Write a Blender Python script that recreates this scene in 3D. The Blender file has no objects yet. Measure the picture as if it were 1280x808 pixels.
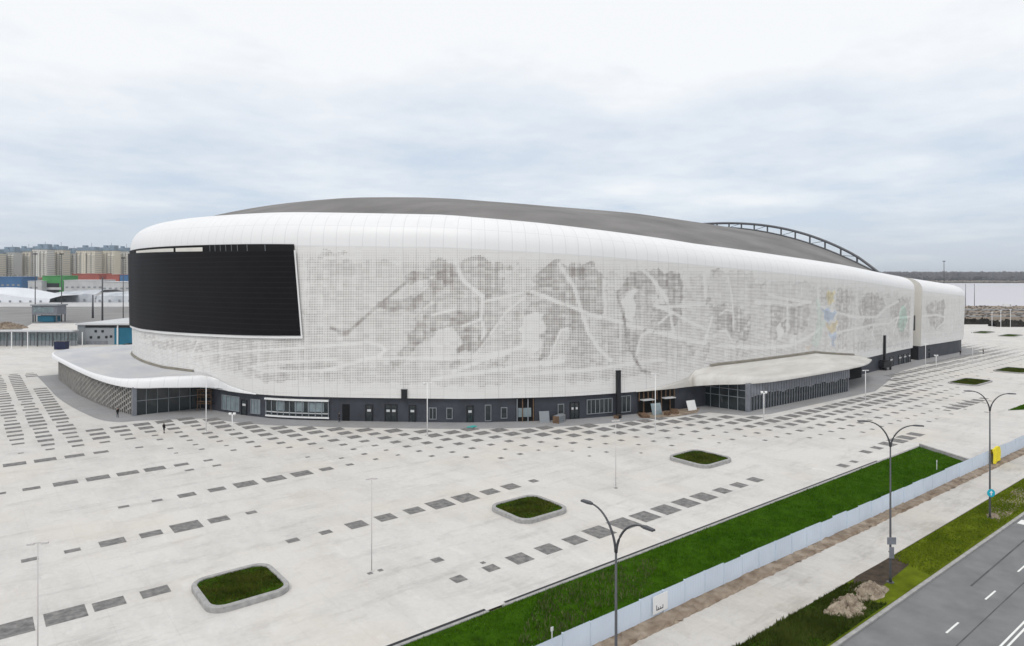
import bpy, math, random
import numpy as np
from mathutils import Vector

random.seed(7); RNG = np.random.default_rng(7)
sc = bpy.context.scene
COL = sc.collection
R = math.radians

# ------------------------------------------------------------------ helpers
class MB:
    """collects polygons, links them as ONE mesh object"""
    def __init__(s): s.v = []; s.f = []; s.m = []
    def add(s, vs, fs, mi=0):
        o = len(s.v); s.v.extend([tuple(v) for v in vs])
        s.f.extend([tuple(i + o for i in f) for f in fs]); s.m.extend([mi] * len(fs))
    def box(s, x0, x1, y0, y1, z0, z1, mi=0):
        s.add([(x0,y0,z0),(x1,y0,z0),(x1,y1,z0),(x0,y1,z0),(x0,y0,z1),(x1,y0,z1),(x1,y1,z1),(x0,y1,z1)],
              [(3,2,1,0),(4,5,6,7),(0,1,5,4),(1,2,6,5),(2,3,7,6),(3,0,4,7)], mi)
    def obox(s, o, t, n, u0, u1, d0, d1, z0, z1, mi=0):
        """box in a wall frame: o = origin, t = along, n = outward"""
        q = lambda u, d, z: (o[0]+t[0]*u+n[0]*d, o[1]+t[1]*u+n[1]*d, z)
        s.add([q(u0,d0,z0),q(u1,d0,z0),q(u1,d1,z0),q(u0,d1,z0),q(u0,d0,z1),q(u1,d0,z1),q(u1,d1,z1),q(u0,d1,z1)],
              [(3,2,1,0),(4,5,6,7),(0,1,5,4),(1,2,6,5),(2,3,7,6),(3,0,4,7)], mi)
    def tube(s, pts, r, n=8, mi=0, cap=True):
        pts = [Vector(p) for p in pts]
        rs = r if isinstance(r, (list, tuple)) else [r]*len(pts)
        rings = []
        for i, p in enumerate(pts):
            d = (pts[min(i+1, len(pts)-1)] - pts[max(i-1, 0)]).normalized()
            up = Vector((0,0,1)) if abs(d.z) < .9 else Vector((1,0,0))
            x = d.cross(up).normalized(); y = x.cross(d).normalized()
            rings.append([p + (x*math.cos(2*math.pi*k/n) + y*math.sin(2*math.pi*k/n))*rs[i] for k in range(n)])
        vs = [v for r_ in rings for v in r_]; fs = []
        for i in range(len(rings)-1):
            for k in range(n):
                a = i*n+k; b = i*n+(k+1) % n
                fs.append((a, b, b+n, a+n))
        if cap: fs.append(tuple(range(n-1, -1, -1))); fs.append(tuple(len(vs)-n+k for k in range(n)))
        s.add(vs, fs, mi)
    def grid(s, rows, mi=0, closed=False):
        """rows: list of equal-length point lists"""
        n = len(rows[0]); vs = [p for r_ in rows for p in r_]; fs = []
        for i in range(len(rows)-1):
            for k in range(n if closed else n-1):
                a = i*n+k; b = i*n+(k+1) % n
                fs.append((a, b, b+n, a+n))
        s.add(vs, fs, mi)
    def prism(s, poly, z0, z1, mi=0):
        n = len(poly)
        zz0 = z0 if isinstance(z0, (list, tuple)) else [z0]*n; zz1 = z1 if isinstance(z1, (list, tuple)) else [z1]*n
        vs = [(p[0],p[1],zz0[i]) for i, p in enumerate(poly)] + [(p[0],p[1],zz1[i]) for i, p in enumerate(poly)]
        fs = [tuple(range(n-1,-1,-1)), tuple(range(n, 2*n))] + [(i,(i+1)%n,n+(i+1)%n,n+i) for i in range(n)]
        s.add(vs, fs, mi)
    def build(s, name, mats, parent=None, smooth=False, loc=(0,0,0)):
        me = bpy.data.meshes.new(name)
        me.from_pydata([(v[0]-loc[0], v[1]-loc[1], v[2]-loc[2]) for v in s.v], [], s.f)
        for m in (mats if isinstance(mats, (list, tuple)) else [mats]): me.materials.append(m)
        if any(s.m): me.polygons.foreach_set('material_index', s.m)
        if smooth: me.polygons.foreach_set('use_smooth', [True]*len(s.f))
        me.update()
        o = bpy.data.objects.new(name, me); COL.objects.link(o)
        if parent is not None: o.parent = parent; o.location = (loc[0]-parent.location[0], loc[1]-parent.location[1], loc[2]-parent.location[2])
        else: o.location = loc
        return o

def tag(o, label=None, cat=None, group=None, kind=None):
    for k, v in (('label', label), ('category', cat), ('group', group), ('kind', kind)):
        if v: o[k] = v
    return o
def thing(name, label, cat, loc=(0,0,0), rz=0, group=None):
    o = bpy.data.objects.new(name, None); COL.objects.link(o); o.location = loc; o.rotation_euler = (0,0,rz)
    o.empty_display_size = .3
    return tag(o, label, cat, group)
def part(mb, name, mats, parent, smooth=False):
    """mb in the parent's own coordinates"""
    o = mb.build(name, mats, None, smooth); o.parent = parent; return o
def copy_tree(o, parent=None):
    c = o.copy(); COL.objects.link(c)
    if parent is not None: c.parent = parent
    for ch in list(o.children): copy_tree(ch, c)
    return c
def setting(o, kind='structure'): o['kind'] = kind; return o

# ------------------------------------------------------------------ materials
def mat(name, col, rough=.7, var=.0, scale=1., bump=.0, bscale=None, metal=0., col2=None, spec=.3, stretch=None):
    m = bpy.data.materials.new(name); m.use_nodes = True
    nt = m.node_tree; b = nt.nodes['Principled BSDF']
    b.inputs['Base Color'].default_value = (*col, 1); b.inputs['Roughness'].default_value = rough
    b.inputs['Metallic'].default_value = metal; b.inputs['Specular IOR Level'].default_value = spec
    if var or bump or col2:
        tc = nt.nodes.new('ShaderNodeNewGeometry'); src = tc.outputs['Position']
        if stretch:
            mp = nt.nodes.new('ShaderNodeMapping'); mp.inputs['Scale'].default_value = stretch
            nt.links.new(src, mp.inputs[0]); src = mp.outputs[0]
    if var or col2:
        n = nt.nodes.new('ShaderNodeTexNoise'); n.inputs['Scale'].default_value = scale; n.inputs['Detail'].default_value = 6
        n.inputs['Roughness'].default_value = .6
        nt.links.new(src, n.inputs['Vector'])
        r = nt.nodes.new('ShaderNodeValToRGB'); r.color_ramp.elements[0].position = .32; r.color_ramp.elements[1].position = .68
        c2 = col2 or tuple(min(1, c*(1+var)) for c in col)
        c1 = col if col2 else tuple(c*(1-var) for c in col)
        r.color_ramp.elements[0].color = (*c1, 1); r.color_ramp.elements[1].color = (*c2, 1)
        nt.links.new(n.outputs['Fac'], r.inputs[0]); nt.links.new(r.outputs[0], b.inputs['Base Color'])
    if bump:
        n2 = nt.nodes.new('ShaderNodeTexNoise'); n2.inputs['Scale'].default_value = bscale or scale*6; n2.inputs['Detail'].default_value = 4
        nt.links.new(src, n2.inputs['Vector'])
        bp = nt.nodes.new('ShaderNodeBump'); bp.inputs['Strength'].default_value = bump; bp.inputs['Distance'].default_value = .05
        nt.links.new(n2.outputs['Fac'], bp.inputs['Height']); nt.links.new(bp.outputs[0], b.inputs['Normal'])
    return m
class NT:
    """terse node building"""
    def __init__(s, tree): s.t = tree
    def n(s, typ, **kw):
        x = s.t.nodes.new(typ)
        for k, v in kw.items(): setattr(x, k, v)
        return x
    def link(s, a, b): s.t.links.new(a, b)
    def math(s, op, a, b=None, c=None, clamp=False):
        x = s.n('ShaderNodeMath', operation=op); x.use_clamp = clamp
        for i, v in enumerate((a, b, c)):
            if v is None: continue
            if isinstance(v, (int, float)): x.inputs[i].default_value = v
            else: s.link(v, x.inputs[i])
        return x.outputs[0]
    def mix(s, f, a, b):
        x = s.n('ShaderNodeMix', data_type='RGBA')
        for i, v in ((0, f), (6, a), (7, b)):
            if isinstance(v, (int, float)): x.inputs[i].default_value = v
            elif isinstance(v, tuple): x.inputs[i].default_value = (*v, 1)
            else: s.link(v, x.inputs[i])
        return x.outputs[2]
    def noise(s, vec, scale, detail=5, rough=.55):
        x = s.n('ShaderNodeTexNoise'); x.inputs['Scale'].default_value = scale; x.inputs['Detail'].default_value = detail
        x.inputs['Roughness'].default_value = rough; s.link(vec, x.inputs['Vector']); return x.outputs['Fac']
    def ramp(s, f, p0, p1):
        x = s.n('ShaderNodeMapRange'); x.inputs[1].default_value = p0; x.inputs[2].default_value = p1; s.link(f, x.inputs[0]); return x.outputs[0]

def concrete_material(name, base, dark, joint, jw, stain=.5):
    m = bpy.data.materials.new(name); m.use_nodes = True; T = NT(m.node_tree); b = m.node_tree.nodes['Principled BSDF']
    pos = T.n('ShaderNodeNewGeometry').outputs['Position']
    mp = T.n('ShaderNodeMapping'); mp.inputs['Scale'].default_value = (1, .45, 1); mp.inputs['Rotation'].default_value = (0,0,.5); T.link(pos, mp.inputs[0])
    big = T.ramp(T.noise(pos, .045, 8, .62), .38, .66)
    streak = T.ramp(T.noise(mp.outputs[0], .22, 8, .7), .44, .70)
    mp2 = T.n('ShaderNodeMapping'); mp2.inputs['Scale'].default_value = (.35, 1.3, 1); mp2.inputs['Rotation'].default_value = (0,0,-.62); T.link(pos, mp2.inputs[0])
    drag = T.ramp(T.noise(mp2.outputs[0], .33, 9, .72), .52, .74)
    fine = T.noise(pos, 2.2, 6, .75)
    spots = T.ramp(T.noise(pos, .6, 3, .5), .66, .74)
    f = T.math('ADD', T.math('MULTIPLY', big, .35*stain), T.math('MULTIPLY', streak, .75*stain))
    f = T.math('ADD', f, T.math('MULTIPLY', drag, 1.25*stain))
    f = T.math('ADD', f, T.math('MULTIPLY', T.math('SUBTRACT', fine, .5), 1.0))
    f = T.math('ADD', f, T.math('MULTIPLY', spots, .2), clamp=True)
    c = T.mix(f, base, dark)
    warm = T.ramp(T.noise(pos, .07, 6, .6), .48, .68)
    c = T.mix(T.math('MULTIPLY', warm, .5), c, (base[0]*.97, base[1]*.91, base[2]*.83))
    pale = T.ramp(T.noise(mp.outputs[0], .5, 6, .6), .60, .72)
    c = T.mix(T.math('MULTIPLY', pale, .45), c, tuple(min(.8, x*1.14) for x in base))
    if joint:
        s = T.n('ShaderNodeSeparateXYZ'); T.link(pos, s.inputs[0])
        def line(o, off):
            fr = T.math('FRACT', T.math('MULTIPLY', T.math('ADD', o, off), 1/joint))
            return T.math('LESS_THAN', T.math('ABSOLUTE', T.math('SUBTRACT', fr, .5)), jw/joint)
        l = T.math('MAXIMUM', line(s.outputs[0], .3), line(s.outputs[1], .7))
        c = T.mix(T.math('MULTIPLY', l, .10), c, (dark[0]*.6, dark[1]*.6, dark[2]*.6))
    T.link(c, b.inputs['Base Color']); b.inputs['Roughness'].default_value = .8; b.inputs['Specular IOR Level'].default_value = .25
    bp = T.n('ShaderNodeBump'); bp.inputs['Strength'].default_value = .25; bp.inputs['Distance'].default_value = .01
    T.link(fine, bp.inputs['Height']); T.link(bp.outputs[0], b.inputs['Normal'])
    return m

M = {}
M['plaza'] = concrete_material('pale concrete', (.63,.615,.59), (.45,.435,.415), 3.55, .03, .66)
M['walk'] = concrete_material('worn paving', (.56,.54,.51), (.38,.36,.335), 2.0, .03, .8)
M['apron'] = concrete_material('grey pavers', (.32,.32,.325), (.21,.21,.22), 1.2, .03)
M['tile'] = mat('charcoal pavers', (.11,.108,.107), .8, .3, 1.6, .2, 9, col2=(.26,.253,.245))
M['asphalt'] = mat('asphalt', (.155,.157,.16), .85, .0, .35, .3, 20, col2=(.21,.212,.215))
M['kerb'] = mat('kerb concrete', (.34,.335,.33), .8, .2, 2)
M['marking'] = mat('road paint', (.78,.78,.76), .6, .08, 3)
M['dirt'] = mat('bare earth', (.16,.115,.08), .95, 0, .8, .5, 6, col2=(.36,.30,.235))
M['soil'] = mat('dark soil', (.028,.02,.014), .95, 0, 1.5, .6, 8, col2=(.075,.055,.036))
M['clay'] = mat('pale clay spoil', (.17,.13,.095), .95, 0, 1.6, .8, 7, col2=(.42,.36,.28))
M['land'] = mat('dry riverside land', (.16,.13,.10), .95, 0, .02, .0, col2=(.30,.27,.23))
M['lot'] = mat('grey yard surface', (.19,.185,.185), .9, 0, .03, 0, col2=(.27,.265,.26))
M['grass_base'] = mat('turf', (.020,.048,.003), .95, 0, .9, .5, 12, col2=(.042,.105,.006), spec=0)
M['blade'] = mat('green blades', (.03,.098,.003), .9, 0, .22, col2=(.075,.165,.008), spec=0)
M['verge_base'] = mat('verge turf', (.075,.095,.008), .95, 0, .7, .5, 12, col2=(.13,.17,.014), spec=0)
M['verge_blade'] = mat('yellow green blades', (.085,.13,.007), .9, 0, .25, col2=(.17,.22,.016), spec=0)
M['dull_blade'] = mat('dull green blades', (.028,.042,.006), .9, 0, .25, col2=(.075,.10,.02), spec=0)
M['white'] = mat('white cladding', (.80,.80,.80), .45, .035, .15)
M['roof'] = mat('grey roof membrane', (.15,.145,.142), .85, 0, .09, .0, col2=(.235,.226,.22), stretch=(.5,1,1))
M['plinth'] = mat('dark slate cladding', (.05,.055,.068), .55, .2, .3)
M['dark'] = mat('near black metal', (.016,.017,.02), .5)
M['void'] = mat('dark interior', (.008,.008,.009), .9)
M['glass'] = mat('dark glazing', (.02,.028,.032), .08, .0, spec=.6)
M['pale_glass'] = mat('pale glazing', (.20,.25,.27), .15, .25, .6, spec=.6)
M['steel'] = mat('galvanised steel', (.12,.125,.135), .5, .1, 2, metal=.3)
M['pole_white'] = mat('white painted pole', (.82,.82,.82), .4)
M['frame'] = mat('grey frame', (.24,.26,.28), .5)
M['slat'] = mat('grey slats', (.20,.21,.235), .5, .15, 1.)
M['canopy'] = mat('canopy roof sheet', (.45,.465,.50), .6, 0, .16, col2=(.60,.59,.58), stretch=(1,.5,1))
M['canopy_warm'] = mat('canopy roof cream', (.64,.625,.59), .6, 0, .35, col2=(.50,.48,.445), stretch=(.4,1.6,1))
M['hoarding'] = mat('pale blue hoarding', (.62,.70,.80), .5, .06, .3)
M['yellow'] = mat('yellow sheet', (.80,.66,.02), .6, .12, 2)
M['wood'] = mat('raw timber', (.15,.095,.06), .8, .35, 2)
M['cyan'] = mat('cyan sign face', (.02,.42,.55), .4)
M['red'] = mat('red painted metal', (.40,.11,.085), .6, .15, .1)
M['blue'] = mat('blue cladding', (.05,.15,.32), .6, .15, .05)
M['teal'] = mat('teal cladding', (.015,.13,.21), .5, .2, .1)
M['green'] = mat('green cladding', (.06,.28,.08), .6, .15, .1)
M['navy'] = mat('navy container', (.02,.026,.07), .6, .2, .5)
M['tent'] = mat('white membrane', (.68,.70,.74), .6, .12, .03)
M['shed'] = mat('pale shed cladding', (.55,.56,.57), .6, .12, .1)
M['greywall'] = mat('grey render', (.27,.29,.31), .7, .1, .1)
M['skin'] = mat('skin', (.45,.27,.19), .6)
M['coat'] = mat('black coat', (.012,.012,.014), .8)
M['trousers'] = mat('dark trousers', (.02,.022,.03), .8)
M['hair'] = mat('dark hair', (.02,.014,.01), .7)

# ------------------------------------------------------------------ camera and survey of the site
# Site axes: x runs along the road (a), y runs from the road towards the arena (b).
CAM_H = 26.; F = 853.; YAW = math.atan2(.6251, .7805)
cam = bpy.data.cameras.new('camera'); camo = bpy.data.objects.new('camera', cam); COL.objects.link(camo)
cam.sensor_width = 36; cam.lens = 36*F/1280; cam.shift_y = -59/1280; cam.clip_start = .5; cam.clip_end = 30000
camo.location = (0,0,CAM_H); camo.rotation_euler = (math.pi/2, 0, -YAW); sc.camera = camo
CA, SA = math.cos(YAW), math.sin(YAW)
def W(x, y): return (x*CA + y*SA, -x*SA + y*CA)          # survey axes (right, away) -> site axes
def G(px, py, z=0.):                                      # a survey bearing -> ground position
    d = F*(CAM_H-z)/(py-345); return W((px-640)/F*d, d)
def at(px, d): return W((px-640)/F*d, d)
def hz(py, d): return CAM_H + (345-py)/F*d
def bearing(a, b):
    return 640 + F*(a*CA - b*SA)/(a*SA + b*CA)

# ------------------------------------------------------------------ arena outline
CTRL = [(62,240),(46,221),(37.5,205),(33.2,192),(32,180),(32,168),(33.8,153),(38.5,136.2),(43.7,124.8),(51.9,115.4),(64.7,103.5),
        (71.3,98.1),(83.8,90.7),(97.7,86),(113,82.8),(135,81.2),(160,81.2),(185,82.7),(210,84.9),(231,86),(250,86),(264,86.2),(271,88),
        (277,93),(281,102),(283.5,116),(284,140),(284,190),(281,225),(270,240),(245,247),(200,251),(150,253),(100,250)]
def catmull(P, closed=True, n=40):
    P = np.array(P, float); out = []
    m = len(P)
    for i in range(m if closed else m-1):
        g = lambda k: P[k % m] if closed else P[min(max(k,0),m-1)]
        p0,p1,p2,p3 = g(i-1),g(i),g(i+1),g(i+2)
        for t in np.linspace(0,1,n,endpoint=False):
            out.append(.5*((2*p1)+(-p0+p2)*t+(2*p0-5*p1+4*p2-p3)*t*t+(-p0+3*p1-3*p2+p3)*t**3))
    if not closed: out.append(P[-1])
    return np.array(out)
_d = catmull(CTRL); _d = np.vstack([_d, _d[:1]])
_s = np.concatenate([[0], np.cumsum(np.linalg.norm(np.diff(_d, axis=0), axis=1))]); PER = _s[-1]
def pt(s):
    s = np.asarray(s) % PER
    return np.stack([np.interp(s, _s, _d[:,0]), np.interp(s, _s, _d[:,1])], -1)
def nrm(s):
    t = pt(np.asarray(s)+1.) - pt(np.asarray(s)-1.); t /= np.linalg.norm(t, axis=-1, keepdims=True)
    return np.stack([t[...,1], -t[...,0]], -1)          # outward: the outline runs left to right seen from the road
_fs = np.linspace(0, 420, 8401); _fp = pt(_fs); _fb = np.array([bearing(*p) for p in _fp])
def s_at(px):                                            # wall station on the road side lying on a bearing
    ok = (_fs > 45) & (_fs < 335)
    return float(_fs[ok][np.argmin(abs(_fb[ok]-px))])
def s_for_a(a):
    ok = (_fs > 100) & (_fs < 345); return float(_fs[ok][np.argmin(abs(_fp[ok][:,0]-a))])
def frame(s): 
    n = nrm(s); return pt(s), np.array([-n[1], n[0]]), n
RA = [30,65,90,117,150,179,219,250,285]; RZ = [38.6,37.4,35.2,32.8,30.8,29.2,26.4,24.3,22.]
def zrim(a): return np.interp(a, RA, RZ)
def shoulder(a): return np.interp(a, [30,60,117,219,285], [6.8,6.6,5.0,4.4,4.2])
WB = 4.3                                                 # bottom of the white shell
GAP0, GAP1 = 223., 229.5
S_GAP0, S_GAP1 = s_for_a(GAP0), s_for_a(GAP1)
_bs = np.linspace(S_GAP1+60, PER+20, 4000); _bp = pt(_bs)
_bk = _bp[:,1] > 200
S_BACK1 = float(_bs[_bk][np.argmin(abs(_bp[_bk][:,0]-GAP1))]); S_BACK0 = float(_bs[_bk][np.argmin(abs(_bp[_bk][:,0]-GAP0))])

#MURAL_DATA
MURAL = [
  ('fill', 0.23, 0, [(134.0, 28.9), (159.2, 28.1), (215.8, 24.9), (317.2, 19.5), (317.2, 5.7), (244.9, 8.7), (211.1, 7.4), (179.1, 6.9), (156.4, 6.7), (136.2, 7.3), (119.6, 7.7), (104.5, 10.2), (133.2, 14.5)]),
  ('fill', 0.3, 0, [(75.2, 12.7), (110.1, 13.2), (134.0, 14.7), (134.0, 12.4), (139.2, 9.3), (136.2, 7.6), (119.6, 8.0), (107.4, 11.2), (90.4, 10.7)]),
  ('fill', 0.4, 0, [(123.2, 8.1), (130.7, 8.4), (130.7, 7.0), (122.4, 6.6)]),
  ('fill', 0.36, 0, [(125.4, 10.1), (139.2, 10.9), (139.2, 9.3), (124.7, 8.8)]),
  ('fill', 0.33, 0, [(136.2, 30.5), (141.1, 30.4), (141.5, 29.7), (136.2, 29.4)]),
  ('fill', 0.27, 0, [(136.2, 28.3), (141.1, 28.6), (142.7, 26.1), (139.5, 22.9), (136.2, 21.9)]),
  ('fill', 0.03, 0, [(103.0, 8.0), (119.6, 7.4), (128.6, 6.2), (139.2, 5.5), (139.2, 3.9), (103.0, 1.3)]),
  ('fill', 0.42, 0, [(154.2, 19.8), (159.2, 22.0), (159.2, 14.8), (156.8, 15.4), (155.2, 14.7), (153.6, 17.6)]),
  ('line', 0.6, 0.38, [(138.2, 16.8), (140.5, 15.7), (141.2, 15.8), (146.0, 20.1), (148.2, 21.8), (151.7, 24.8)]),
  ('line', 0.6, 0.55, [(139.8, 15.8), (141.2, 15.8)]),
  ('fill', 0.52, 0, [(145.8, 19.9), (146.6, 21.3), (148.5, 21.8), (153.3, 22.0), (155.5, 23.9), (159.2, 26.1), (159.2, 24.2), (156.8, 22.0), (154.2, 19.8), (149.8, 19.9), (147.2, 19.9)]),
  ('fill', 0.55, 0, [(151.7, 24.8), (152.2, 26.5), (154.2, 27.0), (156.2, 27.3), (156.8, 28.6), (158.7, 28.6), (159.2, 27.6), (159.2, 26.2), (155.5, 25.6), (153.0, 24.6)]),
  ('fill', 0.45, 0, [(156.4, 28.7), (158.8, 29.0), (160.7, 28.0), (163.0, 29.4), (167.2, 29.0), (168.9, 26.4), (169.2, 22.7), (166.2, 21.4), (165.0, 18.4), (165.2, 13.8), (163.3, 12.4), (161.4, 12.8), (161.1, 15.8), (159.4, 16.8), (156.4, 16.4), (156.4, 22.4)]),
  ('fill', 0.6, 0, [(156.4, 26.0), (159.1, 27.4), (161.4, 26.7), (160.4, 25.0), (156.4, 22.4)]),
  ('fill', 0.3, 0, [(157.1, 21.4), (164.2, 22.4), (164.2, 19.7), (157.8, 19.4)]),
  ('fill', 0.58, 0, [(161.4, 16.4), (164.6, 17.4), (164.8, 13.4), (163.3, 12.4), (161.4, 12.8)]),
  ('fill', 0.55, 0, [(158.4, 19.2), (164.2, 19.4), (164.6, 18.1), (159.1, 16.8)]),
  ('fill', 0.12, 0, [(156.4, 16.4), (159.4, 16.8), (161.1, 15.8), (161.2, 12.5), (156.4, 11.6)]),
  ('fill', 0.52, 0, [(155.8, 19.8), (159.2, 19.2), (159.2, 17.3), (155.5, 15.4), (152.3, 11.9), (150.4, 12.0), (152.3, 15.3), (153.9, 18.2)]),
  ('fill', 0.5, 0, [(149.3, 10.9), (152.3, 11.9), (151.1, 10.3), (149.5, 9.8)]),
  ('fill', 0.38, 0, [(169.6, 28.0), (171.2, 28.0), (171.2, 26.7), (169.6, 26.7)]),
  ('fill', 0.33, 0, [(165.2, 21.4), (168.6, 22.4), (169.6, 20.4), (168.9, 19.1), (165.6, 15.7)]),
  ('line', 0.0, 0.5, [(160.7, 28.7), (161.2, 26.7), (162.0, 25.0), (165.2, 22.4)]),
  ('line', 0.0, 0.4, [(165.1, 22.4), (165.0, 18.4), (165.5, 16.4), (165.1, 13.8)]),
  ('line', 0.0, 0.3, [(161.7, 17.1), (165.0, 18.4)]),
  ('line', 0.0, 0.3, [(156.4, 19.1), (160.4, 20.1)]),
  ('line', 0.0, 0.3, [(165.2, 21.4), (172.2, 23.0)]),
  ('fill', 0.5, 0, [(173.8, 23.4), (173.9, 25.7), (177.7, 28.7), (179.1, 29.1), (179.1, 24.4), (176.3, 22.7), (174.2, 22.9)]),
  ('fill', 0.32, 0, [(168.9, 18.7), (171.9, 20.7), (176.3, 19.3), (176.1, 16.3), (172.2, 13.7), (168.9, 12.7)]),
  ('fill', 0.48, 0, [(173.2, 21.2), (176.3, 21.7), (176.3, 19.3), (172.9, 19.4)]),
  ('fill', 0.08, 0, [(172.2, 19.0), (176.1, 19.2), (175.6, 13.6), (174.2, 11.0), (172.2, 13.4)]),
  ('fill', 0.55, 0, [(176.3, 22.3), (179.1, 21.3), (179.1, 16.3), (177.7, 13.6), (176.8, 10.9), (175.2, 11.0), (176.3, 14.3), (176.3, 19.3)]),
  ('fill', 0.48, 0, [(176.1, 26.2), (178.1, 28.5), (181.1, 28.3), (184.9, 28.2), (187.0, 26.2), (187.7, 22.0), (187.4, 19.4), (183.8, 18.8), (179.4, 20.2), (176.1, 21.8)]),
  ('fill', 0.58, 0, [(180.1, 28.1), (184.9, 28.2), (185.9, 26.2), (181.4, 25.9)]),
  ('fill', 0.5, 0, [(182.4, 21.4), (187.4, 22.0), (187.4, 19.1), (183.5, 19.1)]),
  ('fill', 0.5, 0, [(176.1, 20.5), (181.4, 20.1), (183.5, 18.8), (183.8, 15.9), (180.7, 16.0), (179.4, 16.6), (178.1, 14.4), (177.1, 11.3), (176.1, 11.3)]),
  ('fill', 0.38, 0, [(180.7, 16.6), (184.5, 15.6), (187.4, 12.2), (188.8, 10.5), (184.1, 10.4), (180.1, 11.2)]),
  ('fill', 0.36, 0, [(184.1, 18.5), (191.5, 17.3), (192.2, 14.0), (192.6, 11.3), (189.2, 10.8), (185.2, 15.2)]),
  ('fill', 0.3, 0, [(180.1, 11.2), (189.2, 10.2), (188.5, 9.2), (179.4, 9.0)]),
  ('fill', 0.3, 0, [(181.1, 8.6), (189.2, 8.9), (188.8, 6.9), (181.1, 7.0)]),
  ('line', 0.6, 0.35, [(163.5, 12.3), (166.2, 15.7), (168.6, 18.7), (170.9, 20.7), (173.6, 23.2)]),
  ('line', 0.0, 0.35, [(166.6, 15.7), (168.6, 18.6), (169.6, 19.7), (172.9, 22.5)]),
  ('line', 0.0, 0.5, [(178.9, 28.1), (180.4, 25.6), (181.6, 24.1), (182.8, 20.4), (184.5, 15.6), (186.6, 12.6), (189.0, 10.5)]),
  ('line', 0.0, 0.5, [(173.9, 23.2), (176.3, 22.3), (179.1, 21.2)]),
  ('line', 0.0, 0.45, [(176.1, 22.4), (178.1, 21.4), (181.1, 20.5), (184.5, 19.1), (190.0, 17.7), (193.0, 16.8), (197.8, 15.6), (202.7, 14.6)]),
  ('line', 0.0, 0.3, [(177.1, 11.3), (179.2, 16.3), (180.4, 16.5)]),
  ('line', 0.0, 0.4, [(187.4, 25.3), (187.7, 19.0)]),
  ('line', 0.0, 0.45, [(156.4, 11.4), (164.6, 11.8), (169.6, 12.7), (172.2, 13.4)]),
  ('line', 0.0, 0.5, [(156.4, 7.6), (161.4, 8.6), (169.6, 9.6), (179.1, 10.9)]),
  ('line', 0.0, 0.5, [(176.1, 8.7), (184.5, 8.9), (191.9, 9.5), (198.6, 9.9), (202.7, 10.0)]),
  ('line', 0.0, 0.5, [(160.1, 9.1), (165.6, 11.3), (169.6, 12.4)]),
  ('line', 0.0, 0.4, [(136.2, 13.3), (144.7, 14.2), (147.2, 13.7), (148.0, 12.8), (146.9, 11.7), (144.3, 11.0), (136.2, 8.9)]),
  ('line', 0.0, 0.4, [(144.3, 11.3), (159.2, 11.4)]),
  ('line', 0.0, 0.35, [(72.4, 11.0), (107.2, 14.1), (104.2, 10.4), (117.4, 11.7), (127.5, 12.7), (139.2, 13.7)]),
  ('line', 0.0, 0.35, [(139.2, 11.1), (126.1, 10.2), (122.4, 9.3), (124.7, 8.6), (139.2, 9.2)]),
  ('line', 0.0, 0.35, [(171.2, 8.4), (179.1, 8.7)]),
  ('line', 0.0, 0.4, [(176.1, 10.0), (179.7, 10.7)]),
  ('fill', 0.42, 0, [(159.8, 10.8), (161.7, 11.1), (161.4, 10.3), (159.6, 10.2)]),
  ('fill', 0.38, 0, [(165.9, 10.8), (169.6, 11.6), (169.6, 10.1), (166.2, 10.0)]),
  ('fill', 0.5, 0, [(190.1, 22.6), (191.1, 24.1), (193.0, 26.6), (195.4, 27.2), (199.4, 26.9), (202.7, 26.2), (202.7, 20.1), (199.4, 20.1), (197.8, 22.5), (194.6, 23.2), (193.0, 23.6), (191.1, 22.3)]),
  ('fill', 0.52, 0, [(198.9, 27.4), (201.5, 26.8), (204.2, 26.8), (205.4, 25.9), (205.0, 21.3), (204.6, 17.0), (201.2, 15.3), (198.9, 15.7)]),
  ('fill', 0.12, 0, [(198.9, 24.4), (201.2, 21.6), (201.2, 20.4), (198.9, 20.5)]),
  ('fill', 0.04, 0, [(191.5, 22.3), (193.8, 23.6), (194.6, 19.9), (193.8, 17.6), (192.2, 17.6)]),
  ('fill', 0.36, 0, [(194.2, 23.2), (198.6, 21.2), (197.8, 17.8), (196.2, 16.9), (194.2, 17.6)]),
  ('fill', 0.5, 0, [(197.8, 19.8), (199.8, 20.5), (202.7, 19.1), (202.7, 15.6), (198.6, 16.1)]),
  ('line', 0.6, 0.38, [(190.3, 22.4), (191.5, 19.3), (192.1, 16.3), (192.6, 13.6), (194.6, 9.9), (195.8, 8.2), (197.6, 7.6)]),
  ('fill', 0.42, 0, [(191.9, 16.3), (196.2, 15.5), (195.0, 12.5), (194.2, 10.6), (192.6, 14.0)]),
  ('fill', 0.28, 0, [(196.2, 14.8), (202.7, 14.6), (202.7, 12.2), (199.8, 11.0), (195.0, 11.2)]),
  ('fill', 0.3, 0, [(201.2, 14.7), (204.6, 13.9), (207.9, 11.6), (207.5, 9.5), (201.2, 9.8), (198.9, 11.8)]),
  ('fill', 0.4, 0, [(205.4, 13.1), (209.2, 12.5), (208.8, 10.3), (207.2, 11.7)]),
  ('line', 0.0, 0.5, [(195.4, 27.4), (197.8, 25.6), (201.5, 21.1)]),
  ('line', 0.0, 0.4, [(198.9, 24.5), (201.5, 21.6), (201.9, 19.8), (203.1, 15.2)]),
  ('line', 0.0, 0.35, [(198.6, 20.5), (202.7, 18.7)]),
  ('line', 0.0, 0.4, [(198.9, 20.2), (201.9, 19.4), (206.7, 17.2), (211.4, 15.5)]),
  ('line', 0.0, 0.45, [(199.3, 20.0), (212.2, 20.5), (225.8, 20.5), (238.1, 20.1)]),
  ('line', 0.0, 0.35, [(194.6, 11.2), (195.6, 14.9), (197.8, 15.6)]),
  ('line', 0.0, 0.3, [(199.4, 16.8), (202.7, 19.1)]),
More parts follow.
